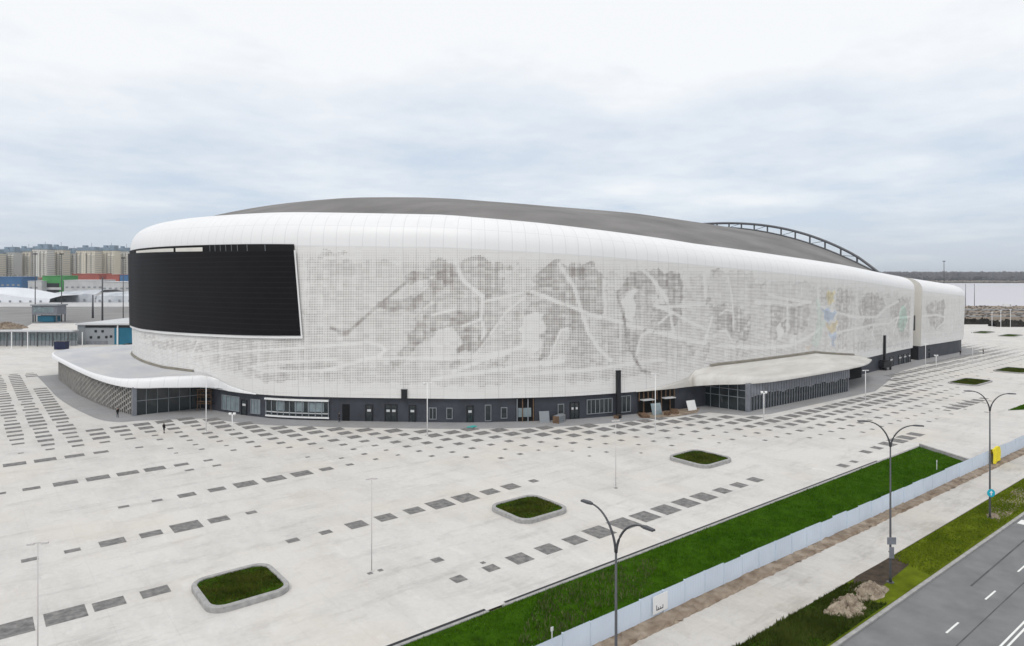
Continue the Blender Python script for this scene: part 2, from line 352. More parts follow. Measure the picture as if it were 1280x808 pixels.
  ('line', 0.0, 0.5, [(198.9, 15.4), (204.6, 13.9), (210.9, 12.7), (221.5, 11.3), (231.5, 10.5), (238.1, 10.3)]),
  ('fill', 0.55, 0, [(211.8, 23.4), (212.8, 24.8), (215.6, 24.8), (217.0, 25.9), (219.5, 25.2), (222.1, 25.2), (222.6, 22.9), (218.5, 22.0), (215.6, 23.0), (212.8, 22.4)]),
  ('fill', 0.45, 0, [(220.0, 22.0), (225.8, 21.9), (225.8, 20.9), (220.5, 20.8)]),
  ('fill', 0.5, 0, [(211.4, 21.6), (213.2, 21.4), (213.2, 20.5), (211.6, 20.5)]),
  ('fill', 0.22, 0, [(212.2, 27.1), (225.8, 26.9), (226.9, 11.5), (212.2, 12.3)]),
  ('fill', 0.42, 0, [(212.8, 20.2), (219.0, 19.7), (223.6, 18.6), (225.8, 15.9), (224.7, 12.6), (221.5, 12.5), (217.5, 14.9), (214.6, 15.7), (213.2, 18.0)]),
  ('fill', 0.52, 0, [(217.5, 17.5), (220.0, 17.4), (220.0, 14.5), (218.5, 14.6)]),
  ('fill', 0.54, 0, [(221.0, 17.1), (225.2, 16.9), (224.7, 12.6), (221.5, 12.8)]),
  ('fill', 0.3, 0, [(206.7, 25.6), (210.1, 26.2), (210.5, 21.8), (206.7, 21.3)]),
  ('fill', 0.5, 0, [(211.4, 12.5), (213.0, 12.3), (211.8, 9.2), (210.7, 8.9)]),
  ('fill', 0.4, 0, [(212.8, 27.1), (214.6, 27.2), (214.1, 25.9), (213.0, 25.9)]),
  ('fill', 0.32, 0, [(223.6, 25.2), (226.9, 25.2), (226.3, 23.2), (224.2, 23.2)]),
  ('fill', 0.36, 0, [(228.6, 24.2), (230.2, 24.2), (230.0, 23.3), (228.7, 23.5)]),
  ('fill', 0.4, 0, [(220.5, 11.2), (222.1, 11.1), (222.1, 9.1), (220.9, 9.2)]),
  ('fill', 0.4, 0, [(223.1, 10.7), (224.7, 10.6), (224.7, 8.6), (223.5, 8.7)]),
  ('line', 0.0, 0.4, [(218.0, 25.6), (219.2, 22.0), (219.7, 18.4), (220.0, 15.1)]),
  ('line', 0.0, 0.45, [(213.4, 17.8), (211.8, 14.2), (211.2, 12.7)]),
  ('line', 0.0, 0.3, [(213.7, 21.4), (213.8, 19.9)]),
  ('line', 0.0, 0.6, [(210.9, 27.5), (211.4, 21.8)]),
  ('line', 0.0, 0.3, [(216.0, 14.7), (217.5, 14.9), (219.5, 12.6)]),
  ('line', 0.0, 0.3, [(215.6, 18.2), (217.5, 19.1), (219.5, 18.7)]),
  ('fill', 0.42, 0, [(232.4, 20.4), (235.7, 20.7), (235.4, 13.0), (233.1, 12.1)]),
  ('fill', 0.46, 0, [(233.1, 22.3), (235.8, 24.4), (237.4, 23.8), (237.9, 22.4), (234.8, 21.9)]),
  ('fill', 0.5, 0, [(238.7, 22.4), (239.4, 24.4), (242.7, 24.4), (244.9, 23.5), (247.8, 23.4), (248.4, 21.1), (243.2, 20.9), (239.4, 21.5)]),
  ('fill', 0.2, 0, [(232.4, 24.7), (249.6, 24.6), (249.0, 10.9), (232.4, 11.9)]),
  ('fill', 0.44, 0, [(232.8, 20.2), (249.0, 19.8), (248.4, 13.9), (242.7, 12.5), (240.5, 13.2), (239.4, 16.4), (236.8, 16.5), (234.8, 12.0), (232.6, 12.2), (232.8, 16.6)]),
  ('fill', 0.46, 0, [(232.8, 19.7), (235.8, 19.3), (236.8, 16.5), (234.8, 12.0), (232.8, 12.2)]),
  ('fill', 0.46, 0, [(240.0, 19.5), (244.4, 19.1), (243.8, 13.6), (240.5, 13.2)]),
  ('fill', 0.46, 0, [(236.6, 15.6), (239.2, 16.4), (238.9, 13.2), (237.4, 13.0)]),
  ('fill', 0.04, 0, [(235.3, 15.1), (236.6, 15.6), (237.9, 12.4), (235.3, 12.0)]),
  ('fill', 0.04, 0, [(242.7, 12.5), (239.4, 11.5), (243.8, 11.2)]),
  ('line', 0.0, 0.45, [(231.9, 20.3), (242.1, 19.3), (249.6, 20.0)]),
  ('line', 0.0, 0.4, [(231.9, 21.9), (239.4, 20.8), (249.6, 19.8)]),
  ('line', 0.0, 0.5, [(231.9, 10.7), (241.0, 10.4), (247.8, 11.6), (255.2, 13.6)]),
  ('line', 0.0, 0.5, [(239.2, 20.7), (239.7, 14.3)]),
  ('line', 0.0, 0.9, [(253.0, 22.8), (253.3, 19.7), (254.6, 13.6)]),
  ('fill', 0.2, 0, [(253.3, 23.4), (279.6, 22.4), (279.6, 7.6), (253.9, 9.4)]),
  ('fill', 0.42, 0, [(262.0, 22.7), (267.9, 22.6), (270.3, 20.9), (269.5, 11.6), (264.9, 11.2), (262.7, 15.7)]),
  ('fill', 0.36, 0, [(253.9, 22.2), (257.9, 22.1), (257.9, 19.6), (254.6, 19.7)]),
  ('fill', 0.34, 0, [(254.6, 18.5), (262.7, 17.0), (260.6, 15.5), (256.5, 15.1), (255.9, 16.9)]),
  ('fill', 0.34, 0, [(257.2, 15.0), (262.7, 14.8), (262.4, 12.6), (258.5, 12.8)]),
  ('fill', 0.3, 0, [(258.5, 12.5), (262.7, 12.0), (262.4, 8.5), (260.6, 9.0)]),
  ('fill', 0.33, 0, [(271.1, 21.9), (272.8, 21.9), (271.9, 11.4), (270.3, 11.5)]),
  ('fill', 0.36, 0, [(276.1, 19.5), (280.1, 20.4), (280.1, 15.7), (276.6, 15.5)]),
  ('fill', 0.32, 0, [(263.4, 11.3), (269.5, 10.6), (268.8, 7.8), (263.4, 8.1)]),
  ('fill', 0.36, 0, [(258.2, 22.2), (260.6, 22.1), (261.3, 19.9), (259.2, 19.3), (257.2, 20.9)]),
  ('tint', (0.62, 0.73, 0.66), 0, [(252.4, 21.6), (254.2, 18.2), (256.5, 14.4), (253.9, 9.4), (249.6, 9.7), (252.7, 14.6)]),
  ('tint', (0.86, 0.72, 0.25), 0, [(257.9, 22.4), (260.9, 22.2), (261.7, 19.8), (259.2, 19.1), (256.9, 20.9)]),
  ('tint', (0.35, 0.54, 0.8), 0, [(254.2, 18.5), (262.7, 17.1), (260.6, 15.2), (256.5, 14.9), (255.9, 16.9)]),
  ('tint', (0.85, 0.68, 0.3), 0, [(256.9, 14.7), (259.9, 14.3), (263.1, 15.1), (262.7, 12.4), (258.2, 12.5)]),
  ('tint', (0.42, 0.56, 0.8), 0, [(258.2, 12.5), (262.7, 12.0), (262.4, 8.2), (260.6, 9.0)]),
  ('tint', (0.78, 0.64, 0.52), 0, [(246.7, 9.9), (249.6, 9.7), (249.6, 8.8), (247.2, 9.0)]),
  ('line', 0.0, 0.45, [(254.6, 18.8), (260.6, 17.4), (269.5, 16.1), (280.1, 15.0)]),
  ('line', 0.0, 0.4, [(259.2, 11.5), (264.9, 12.2), (271.9, 12.4)]),
  ('line', 0.0, 0.45, [(260.9, 22.4), (262.0, 20.5), (260.2, 19.3)]),
  ('fill', 0.2, 0, [(273.2, 22.0), (317.2, 20.1), (317.2, 4.7), (273.2, 7.2)]),
  ('fill', 0.46, 0, [(276.3, 19.1), (281.5, 21.5), (287.5, 21.2), (294.1, 19.8), (296.3, 17.8), (288.6, 15.0), (286.4, 11.8), (280.6, 12.1), (279.6, 15.4), (276.8, 16.2)]),
  ('fill', 0.42, 0, [(299.8, 18.1), (310.2, 19.8), (316.0, 18.8), (317.2, 15.1), (316.0, 7.3), (309.1, 8.1), (304.4, 12.8), (300.9, 14.5)]),
  ('fill', 0.28, 0, [(286.4, 11.8), (292.9, 11.0), (294.1, 7.9), (288.6, 7.9)]),
  ('fill', 0.3, 0, [(273.2, 9.3), (283.4, 8.6), (284.4, 6.3), (273.2, 6.8)]),
  ('tint', (0.4, 0.7, 0.58), 0, [(309.1, 17.4), (313.7, 16.4), (314.2, 11.9), (310.8, 9.2), (306.8, 11.5)]),
  ('line', 0.0, 0.5, [(269.7, 15.8), (280.6, 15.2), (289.7, 14.8), (296.3, 17.0), (306.8, 18.7)]),
  ('line', 0.0, 0.4, [(269.7, 12.3), (286.4, 12.9), (299.8, 12.6), (305.6, 13.9), (317.8, 13.8)]),
  ('line', 0.0, 0.4, [(278.2, 17.2), (279.6, 14.7)]),
  ('line', 0.0, 0.5, [(303.2, 9.7), (309.1, 16.2), (312.5, 17.3)]),
  ('line', 0.0, 0.4, [(287.5, 12.8), (286.4, 10.6), (288.6, 8.3)]),
  ('fill', 0.18, 0, [(327.1, 18.6), (345.0, 17.3), (345.0, 8.3), (327.1, 8.3)]),
  ('fill', 0.42, 0, [(328.8, 16.0), (334.4, 17.6), (343.2, 18.2), (345.0, 16.4), (344.4, 10.1), (338.8, 8.6), (333.2, 11.0), (331.0, 14.6)]),
  ('fill', 0.42, 0, [(345.0, 15.9), (345.0, 17.3), (345.0, 15.0), (345.0, 9.6), (345.0, 10.1), (345.0, 13.7)]),
  ('line', 0.0, 0.45, [(326.5, 13.5), (338.8, 13.5), (345.0, 12.6)]),
  ('line', 0.0, 0.4, [(338.8, 9.0), (345.0, 11.0), (345.0, 15.0)]),
]
#END_MURAL

def facade_material():
    m = bpy.data.materials.new('perforated white mesh'); m.use_nodes = True; T = NT(m.node_tree); b = m.node_tree.nodes['Principled BSDF']
    uv = T.n('ShaderNodeUVMap').outputs[0]; s = T.n('ShaderNodeSeparateXYZ'); T.link(uv, s.inputs[0])
    at_ = T.n('ShaderNodeAttribute', attribute_name='perforation'); tint = T.n('ShaderNodeAttribute', attribute_name='tint')
    u, v = s.outputs[0], s.outputs[1]
    # every sheet of mesh, every column and every row of it differs a little in how open it is
    def rnd(cu, cv, seed=0.):
        cb = T.n('ShaderNodeCombineXYZ'); cb.inputs[2].default_value = seed
        if cu: T.link(T.math('FLOOR', T.math('MULTIPLY', u, 1/cu)), cb.inputs[0])
        if cv: T.link(T.math('FLOOR', T.math('MULTIPLY', v, 1/cv)), cb.inputs[1])
        w = T.n('ShaderNodeTexWhiteNoise', noise_dimensions='3D'); T.link(cb.outputs[0], w.inputs[0]); return w.outputs[0]
    c0 = lambda x, k: T.math('MULTIPLY', T.math('SUBTRACT', x, .5), k)
    w1, w2, wc, wr = rnd(1.2,.6), rnd(3.6,1.8,3.), rnd(.6,None,5.), rnd(None,.42,7.)
    wr2 = rnd(7.2,.42,9.); wc2 = rnd(.6,4.8,11.)
    grain = T.noise(uv, .30, 6, .7); grain2 = T.noise(uv, 1.1, 4, .7)
    A = at_.outputs['Fac']
    mod = T.math('ADD', 1., T.math('ADD', c0(w1,.5), T.math('ADD', c0(wc,.45), T.math('ADD', c0(wr2,.34), T.math('ADD', c0(wc2,.35), T.math('ADD', c0(grain,1.3), c0(grain2,.9)))))))
    D = T.math('ADD', T.math('MULTIPLY', A, mod), T.math('ADD', c0(w2,.05), c0(w1,.03)), clamp=True)
    def hole(c, p):
        return T.math('ABSOLUTE', T.math('SUBTRACT', T.math('FRACT', T.math('MULTIPLY', c, 1/p)), .5))
    h = T.math('MAXIMUM', hole(u, .30), hole(v, .30))
    op = T.math('LESS_THAN', h, T.math('MULTIPLY', T.math('SQRT', D), .5))
    def joint(c, p, w):
        return T.math('LESS_THAN', T.math('FRACT', T.math('MULTIPLY', c, 1/p)), w/p)
    jv = T.math('MULTIPLY', joint(u, 2.4, .14), T.math('MULTIPLY', rnd(2.4,9.,13.), .36)); jh = T.math('MULTIPLY', joint(v, 1.2, .10), T.math('MULTIPLY', wr2, .22))
    j = T.math('MAXIMUM', jv, jh)
    base = T.mix(.5, (.76,.755,.74), tint.outputs['Color'])
    c = T.mix(T.math('MULTIPLY', op, .92), base, (.21,.185,.175))
    c = T.mix(T.math('MULTIPLY', rnd(1.2,.6,17.), .07), c, (.62,.52,.46))
    c = T.mix(j, c, (.33,.33,.34))
    T.link(c, b.inputs['Base Color']); b.inputs['Roughness'].default_value = .6; b.inputs['Specular IOR Level'].default_value = .25
    return m
def shoulder_material():
    m = bpy.data.materials.new('white shell panels'); m.use_nodes = True; T = NT(m.node_tree); b = m.node_tree.nodes['Principled BSDF']
    uv = T.n('ShaderNodeUVMap').outputs[0]; s = T.n('ShaderNodeSeparateXYZ'); T.link(uv, s.inputs[0])
    j = T.math('MAXIMUM', T.math('LESS_THAN', T.math('FRACT', T.math('MULTIPLY', s.outputs[0], 1/2.4)), .05), T.math('MULTIPLY', T.math('LESS_THAN', T.math('FRACT', T.math('MULTIPLY', s.outputs[1], 1/4)), .04), .7))
    n = T.noise(uv, .12, 4)
    c = T.mix(n, (.84,.84,.845), (.76,.76,.765))
    mp = T.n('ShaderNodeMapping'); mp.inputs['Scale'].default_value = (1.2,.06,1); T.link(uv, mp.inputs[0])
    c = T.mix(T.math('MULTIPLY', T.ramp(T.noise(mp.outputs[0], 1., 5, .7), .55, .8), .16), c, (.55,.545,.53))
    c = T.mix(T.math('MULTIPLY', j, .32), c, (.42,.43,.45))
    T.link(c, b.inputs['Base Color']); b.inputs['Roughness'].default_value = .42
    return m
M['facade'] = facade_material(); M['shell'] = shoulder_material()

arena = thing('ice_arena', 'huge oval ice arena with a white perforated skin, grey domed roof and black screen', 'arena', (155,165,0))
def P(o): o.parent = arena; o.location = (-155,-165,0); return o

def poly_mask(u, v, poly):
    inside = np.zeros(u.shape, bool); n = len(poly)
    for i in range(n):
        x0,y0 = poly[i]; x1,y1 = poly[(i+1) % n]
        if y0 == y1: continue
        c = ((y0 > v) != (y1 > v)) & (u < (x1-x0)*(v-y0)/(y1-y0)+x0)
        inside ^= c
    return inside
def line_dist(u, v, pts):
    d = np.full(u.shape, 1e9)
    for (x0,y0),(x1,y1) in zip(pts[:-1], pts[1:]):
        dx,dy = x1-x0,y1-y0; L = dx*dx+dy*dy or 1e-9
        t = np.clip(((u-x0)*dx+(v-y0)*dy)/L, 0, 1)
        d = np.minimum(d, np.hypot(u-x0-t*dx, v-y0-t*dy))
    return d

def skin(s0, s1, step, name, fine):
    """perforated wall from WB to the seam under the shoulder"""
    S = np.arange(s0, s1+1e-6, (s1-s0)/max(2, round((s1-s0)/step)))
    p, n = pt(S), nrm(S); zt = zrim(p[:,0]) - shoulder(p[:,0])
    nv = 100 if fine else 6
    T = np.linspace(0,1,nv)
    U = np.repeat(S[None,:], nv, 0); V = WB + T[:,None]*(zt[None,:]-WB)
    off = .6 + .5*T[:,None]
    X = p[None,:,0]+n[None,:,0]*off; Y = p[None,:,1]+n[None,:,1]*off
    verts = np.stack([X,Y,V],-1).reshape(-1,3); k = len(S)
    i, j = np.meshgrid(np.arange(nv-1), np.arange(k-1), indexing='ij'); a = (i*k+j).ravel()
    faces = np.stack([a, a+1, a+k+1, a+k],-1)
    me = bpy.data.meshes.new(name); me.from_pydata(verts.tolist(), [], faces.tolist())
    uvl = me.uv_layers.new(name='UVMap'); uvs = np.stack([U.ravel(), V.ravel()],-1)[faces.ravel()]
    uvl.data.foreach_set('uv', uvs.astype(np.float32).ravel())
    D = np.full(U.shape, .10); C = np.empty(U.shape+(4,)); C[:] = (.76,.755,.74,1)
    edge = np.minimum(V-WB, (zt[None,:]-V)*1.5)
    D *= np.clip((edge-1.2)/1.5, 0, 1)*.85+.15
    if fine:
        for kind, val, wd, pts in MURAL:
            u = np.array([q[0] for q in pts]); v_ = np.array([q[1] for q in pts])
            sel = (U > u.min()-6) & (U < u.max()+6)
            cols = np.where(sel[0])[0]
            if not len(cols): continue
            sl = slice(cols[0], cols[-1]+1); uu, vv = U[:,sl], V[:,sl]
            wob = .35*np.sin(uu*1.9+vv*1.3)+.3*np.sin(vv*2.3-uu*.8)
            if kind == 'fill':
                msk = poly_mask(uu+wob, vv+wob*.7, pts)
                dst = D[:,sl]; dst[msk] = val
            elif kind == 'add':
                msk = poly_mask(uu+wob, vv+wob*.7, pts)
                dst = D[:,sl]; dst[msk] += val
            elif kind == 'line':
                dd = line_dist(uu, vv, pts); w = np.clip((wd*.74-dd)/.22+.5, 0, 1)*(1 if val > .1 else .85)
                D[:,sl] = D[:,sl]*(1-w)+val*w
            elif kind == 'tint':
                msk = poly_mask(uu+wob, vv+wob*.7, pts); C[:,sl][msk] = (*val, 1)
    at1 = me.attributes.new('perforation','FLOAT','POINT'); at1.data.foreach_set('value', np.clip(D,0,1).astype(np.float32).ravel())
    at2 = me.attributes.new('tint','FLOAT_COLOR','POINT'); at2.data.foreach_set('color', C.astype(np.float32).ravel())
    me.polygons.foreach_set('use_smooth', [True]*len(me.polygons)); me.materials.append(M['facade'])
    o = bpy.data.objects.new(name, me); COL.objects.link(o); return P(o)

def sweep(S, prof, name, m, caps=False, zfun=None):
    """prof(a) -> list of (offset, z); swept along stations S, with a metre UV"""
    p, n = pt(S), nrm(S); rows = []
    prs = [prof(p[i,0]) for i in range(len(S))]; k = len(prs[0])
    mb = MB()
    for j in range(k):
        rows.append([(p[i,0]+n[i,0]*prs[i][j][0], p[i,1]+n[i,1]*prs[i][j][0], prs[i][j][1]) for i in range(len(S))])
    mb.grid(rows)
    o = mb.build(name, m, None, True)
    uvl = o.data.uv_layers.new(name='UVMap'); N = len(S)
    li = np.empty(len(o.data.loops), np.int32); o.data.loops.foreach_get('vertex_index', li)
    uvl.data.foreach_set('uv', np.stack([np.asarray(S)[li % N], (li//N)*1.], -1).astype(np.float32).ravel())
    return P(o)
def prof_shoulder(a):
    zt, h = float(zrim(a)), float(shoulder(a))
    out = [(1.1, zt-h-.02)]
    for k in range(1, 13):
        t = k/12*math.pi/2; out.append((1.13 - 8.1*(1-math.cos(t)**.78), zt-h+h*math.sin(t)**.82))
    return out + [(-7.4, zt-.15), (-7.6, zt-1.2)]
def prof_sill(a): return [(-.2, WB+.05), (.55, WB-.02), (.62, WB+.0)]

S1 = np.linspace(S_BACK0-PER, S_GAP0, 700)               # main body: back corner, round the left end, to the gap
S2 = np.linspace(S_GAP1, S_BACK1, 160)
skin(40, S_GAP0, .30, 'perforated_skin', True); skin(S_BACK0-PER, 40, 3., 'rear_skin', False)
skin(S_GAP1, S_GAP1+70, .30, 'perforated_skin', True); skin(S_GAP1+70, S_BACK1, 3., 'rear_skin', False)
sweep(S1, prof_shoulder, 'shell_shoulder', M['shell']); sweep(S2, prof_shoulder, 'shell_shoulder', M['shell'])
sweep(S1, prof_sill, 'shell_sill', M['white']); sweep(S2, prof_sill, 'shell_sill', M['white'])
sweep(S1, lambda a: [(0,-.2),(0,WB+.4)], 'plinth', M['plinth']); sweep(S2, lambda a: [(0,-.2),(0,WB+.4)], 'plinth', M['plinth'])

# shell ends facing the gap
def end_face(s, sgn, name, m, mdark, depth=12.):
    o, t, n = frame(s); a = o[0]; pr = prof_shoulder(a)[:13]
    mb = MB()
    ring = [(-.3, WB),(.6, WB)] + pr + [(-depth, pr[-1][1]-.3), (-depth, WB)]
    mb.add([(o[0]+n[0]*d+t[0]*sgn*.02, o[1]+n[1]*d+t[1]*sgn*.02, z) for d, z in ring], [tuple(range(len(ring)))])
    P(mb.build(name, m))
    mb = MB(); mb.add([(o[0]+n[0]*d, o[1]+n[1]*d, z) for d, z in ((0,-.2),(0,WB),(-depth,WB),(-depth,-.2))], [(0,1,2,3)])
    P(mb.build('plinth_end', mdark))
M['endwall'] = mat('cream end panel', (.70,.68,.63), .6, .05, .2)
end_face(S_GAP1, 1, 'shell_end_wall', M['endwall'], M['dark']); end_face(S_GAP0, -1, 'shell_end_wall', M['endwall'], M['dark'])
mb = MB(); mb.box(GAP0-2, GAP1+2, 97, 235, 0, 24.); P(mb.build('link_block', M['dark']))
o_, t_, n_ = frame(S_GAP0)
mb = MB(); mb.obox(o_, t_, n_, .1, 1.2, -.6, .9, 9.5, 14); P(mb.build('vent_box', M['dark']))

# roof: a shallow dome rising from the rim to a spine
SPA = [95,150,223]; SPZ = [45.6,46.4,44.6]
def lip(s):
    p, n = pt(s), nrm(s); return p[0]-n[0]*7.5, p[1]-n[1]*7.5, float(zrim(p[0]))-.55
NR = 22; rows = []
for s in np.linspace(S_BACK0-PER, S_GAP0, 260):
    x,y,z = lip(s); a = min(max(x, 95), 219); c = (a if x < 200 else x, 167.); zc = np.interp(a, SPA, SPZ)
    rows.append([(x+(c[0]-x)*t, y+(c[1]-y)*t, z+(zc-z)*(1-(1-t)**float(np.interp(x, [60,120,223], [2.8,2.5,2.25])))) for t in np.linspace(0,1,NR)])
mb = MB(); mb.grid(rows); P(mb.build('domed_roof', M['roof'], None, True))
mb = MB()
poly = [lip(s) for s in S2]; mb.add([(p[0],p[1],p[2]-.3) for p in poly], [tuple(range(len(poly)))]); P(mb.build('end_block_roof', M['roof']))
# closing wall of the main body under the truss
def roofz(b):
    x0,y0,z0 = lip(S_GAP0); x1,y1,z1 = lip(S_BACK0-PER)
    t = (b-y0)/(167-y0) if b < 167 else (y1-b)/(y1-167)
    return z0+(np.interp(219,SPA,SPZ)-z0)*(1-(1-max(0,t))**2.25)
bb = np.linspace(lip(S_GAP0)[1], lip(S_BACK0-PER)[1], 61)
mb = MB(); mb.grid([[(GAP0-.4, b, 4) for b in bb], [(GAP0-.4, b, roofz(b)-.1) for b in bb]]); P(mb.build('gable_wall', M['frame']))
# the open arch truss that ends the roof
def archz(b):
    x0,y0,z0 = lip(S_GAP0); x1,y1,z1 = lip(S_BACK0-PER); q = max(0, (b-y0)/(167-y0) if b < 167 else (y1-b)/(y1-167))
    return z0+.2+(np.interp(219,SPA,SPZ)-z0)*(1-(1-q)**2.8)+1.15*min(1,q*9)
mb = MB(); AX = 222.2
mb.tube([(AX, b, archz(b)) for b in bb[0:]], .42, 8); P(mb.build('truss_top_chord', M['steel'], None, True))
mb = MB(); mb.tube([(AX, b, roofz(b)+.22) for b in bb[0:]], .26, 8); P(mb.build('truss_bottom_chord', M['steel'], None, True))
for k in range(28):
    b = 96 + k*5.2
    if b > 238: break
    mb = MB(); mb.tube([(AX, b, roofz(b)), (AX, b, archz(b))], .3, 6)
    if k % 2: mb.tube([(AX, b, archz(b)), (AX, b+5.2, roofz(b+5.2)+.2)], .09, 5)
    P(mb.build('truss_post', M['steel']))

# ------------------------------------------------------------------ the screen at the left end
SR = s_at(380); SL = 52.
SS = np.linspace(SL, SR, 90)
def zs0(s): return np.interp(s, [SL, s_at(185), SR], [13.9, 14.2, 15.3])
def zs1(s): return np.interp(s, [SL, s_at(185), SR], [31.5, 31.1, 30.4])
def band(SS, off, f0, f1, top_shift=0, nz=2, thick=0):
    p, n = pt(SS), nrm(SS); rows = []
    for t in np.linspace(0,1,nz):
        r = []
        for i, s in enumerate(SS):
            z0, z1 = f0(s), f1(s); o = off + .5*((z0+(z1-z0)*t)-WB)/28
            sh = -1.2*max(0,(z0+(z1-z0)*t-15)/15.5)*(s-SL)/(SR-SL)                     # the right edge leans in
            tt = np.array([-n[i][1], n[i][0]])
            q = p[i]+n[i]*o+tt*sh; r.append((q[0], q[1], z0+(z1-z0)*t))
        rows.append(r)
    return rows
def screen_material():
    m = bpy.data.materials.new('black screen tiles'); m.use_nodes = True; T = NT(m.node_tree); b = m.node_tree.nodes['Principled BSDF']
    pos = T.n('ShaderNodeNewGeometry').outputs['Position']; s = T.n('ShaderNodeSeparateXYZ'); T.link(pos, s.inputs[0])
    l = T.math('LESS_THAN', T.math('FRACT', T.math('MULTIPLY', s.outputs[2], 1/.95)), .22)
    n = T.noise(pos, .25, 4)
    c = T.mix(n, (.006,.006,.0075), (.010,.009,.011)); c = T.mix(T.math('MULTIPLY', l, .8), c, (.014,.014,.017))
    T.link(c, b.inputs['Base Color']); b.inputs['Roughness'].default_value = .55; b.inputs['Specular IOR Level'].default_value = .08; return m
M['screen'] = screen_material()
mb = MB(); mb.grid(band(SS, 1.15, zs0, zs1, nz=3))
r0, r1 = band(SS, 1.15, zs0, zs1), band(SS, .55, zs0, zs1)
mb.grid([r0[1], r1[1]]); mb.grid([r1[0], r0[0]]); mb.add([r0[0][-1], r1[0][-1], r1[1][-1], r0[1][-1]], [(0,1,2,3)])
scr = P(mb.build('video_screen', M['screen']))
zg1 = lambda s: float(zrim(pt(s)[0])-shoulder(pt(s)[0]))+.25
mb = MB(); mb.grid(band(SS, .78, lambda s: zs1(s)-.1, lambda s: zg1(s)+.1)); P(mb.build('gap_shade_strip', M['void']))  # near-black strip laid over the skin paints the gap's shade
for u0, u1 in ((.02,.10),(.29,.585),(.60,.73)):
    q = SS[int(u0*89):int(u1*89)+1]
    mb = MB(); mb.grid(band(q, 1.0, lambda s: zs1(s)+.02, lambda s: zg1(s)-.35)); P(mb.build('gap_beam', M['endwall']))
for u in (.12,.15,.18,.21,.24,.75,.77,.79,.81,.83,.85,.88,.93):
    q = np.array([SL+(SR-SL)*u-.1, SL+(SR-SL)*u+.1]); mb = MB(); mb.grid(band(q, 1.04, lambda s: zs1(s)-.1, lambda s: zg1(s)+.1)); P(mb.build('gap_post', M['steel']))
# white reveal round the screen
mb = MB()
q = np.linspace(SL, SR+.35, 90); mb.grid(band(q, 1.02, lambda s: zs0(s)-.5, lambda s: zs0(s)+.02))
q2 = np.array([SR-.05, SR+.75])
p_, n_ = pt(SR), nrm(SR); tt = np.array([-n_[1], n_[0]])
rows = []
for z, sh in ((zs0(SR)-.5, .03), (zs1(SR)+.2, -1.2)):
    rows.append([tuple((p_+n_*(1.06+.5*(z-WB)/28)+tt*(sh+w)))+(z,) for w in (0, .3)])
mb.grid(rows); P(mb.build('screen_surround', M['white']))

# ------------------------------------------------------------------ doors, windows and openings in the plinth
def opening(px0, px1, z0, z1, kind, leaves=1):
    s0, s1 = s_at(px0), s_at(px1); o, t, n = frame((s0+s1)/2); w = (s1-s0)/2
    mb = MB(); fw = .12
    mb.obox(o,t,n,-w,-w+fw,0,.16,z0,z1); mb.obox(o,t,n,w-fw,w,0,.16,z0,z1); mb.obox(o,t,n,-w+fw,w-fw,0,.16,z1-fw,z1)
    if kind != 'door': mb.obox(o,t,n,-w+fw,w-fw,0,.16,z0,z0+fw)
    for k in range(1, leaves):
        x = -w+2*w*k/leaves; mb.obox(o,t,n,x-.05,x+.05,0,.15,z0+fw,z1-fw)
    root = P(mb.build('door' if kind == 'door' else 'window', M['dark'] if kind == 'door' else M['frame']))
    for k in range(leaves):
        x0 = -w+fw+(2*w-2*fw)*k/leaves+.06; x1 = -w+fw+(2*w-2*fw)*(k+1)/leaves-.06
        mb = MB(); mb.obox(o,t,n,x0,x1,.02,.07,z0+.02,z1-fw)
        c = mb.build('leaf' if kind == 'door' else 'pane', M['pale_glass'] if kind in ('pale',) else M['glass']); c.parent = root
        if kind == 'door':
            mb = MB(); mb.obox(o,t,n,x0+.15,x1-.15,.075,.1,1.75,2.15); c2 = mb.build('notice', M['shed']); c2.parent = root
    return root
opening(278, 300, .5, 3.3, 'pale', 4)
for a in ((302,309,0,2.9,'door'),(314,326,.5,3.2,'pale',3),(536,546,.5,2.6,'window',2),(583,592,0,3.0,'door'),(626,634,.6,2.6,'window'),(712,724,0,3.1,'door',2),(1112,1116,0,2.8,'door'),(457,466,0,3.0,'door'),(481,497,0,3.1,'door',2),(511,520,0,3.0,'door'),(558,566,.6,2.6,'window'),(606,614,.2,3.1,'window'),
          (733,765,.7,3.4,'window',6),(771.5,788,.5,3.6,'window',3),(697,705,1.1,2.9,'window'),(1123,1127,0,2.8,'door'),(1129,1133,0,2.8,'door'),(1135,1138,0,2.8,'door'),
          (1170,1173,0,2.8,'door'),(1179,1182,0,2.8,'door'),(1185,1188,0,2.8,'door'),(1193,1196,0,2.8,'door')): opening(*a)
def dark_open(px0, px1, z0, z1, name='doorway'):
    s0, s1 = s_at(px0), s_at(px1); o, t, n = frame((s0+s1)/2); w = (s1-s0)/2
    mb = MB(); mb.obox(o,t,n,-w,w,-.05,.05,z0,z1); r = P(mb.build(name, M['void'])); return r, o, t, n, w
dark_open(428, 437, .0, 3.0)
r, o, t, n, w = dark_open(645, 668, .0, 4.1, 'unfinished_opening')
for k in range(4):
    mb = MB(); x = -w+.2+k*(2*w-.4)/3; mb.obox(o,t,n,x-.09,x+.09,.06,.2,0,4.05); c = mb.build('stud', M['wood'] if k % 2 else M['frame']); c.parent = r
mb = MB(); mb.obox(o,t,n,-w+.4,w-.6,.06,.12,.8,2.4); c = mb.build('pane', M['pale_glass']); c.parent = r
r, o, t, n, w = dark_open(797, 843, .0, 4.1, 'unfinished_opening')
for k in range(9):
    mb = MB(); x = -w+.2+k*(2*w-.4)/8; mb.obox(o,t,n,x-.1,x+.1,.06,.22,0 if k % 2 else 2.4,4.05); c = mb.build('stud', M['wood']); c.parent = r
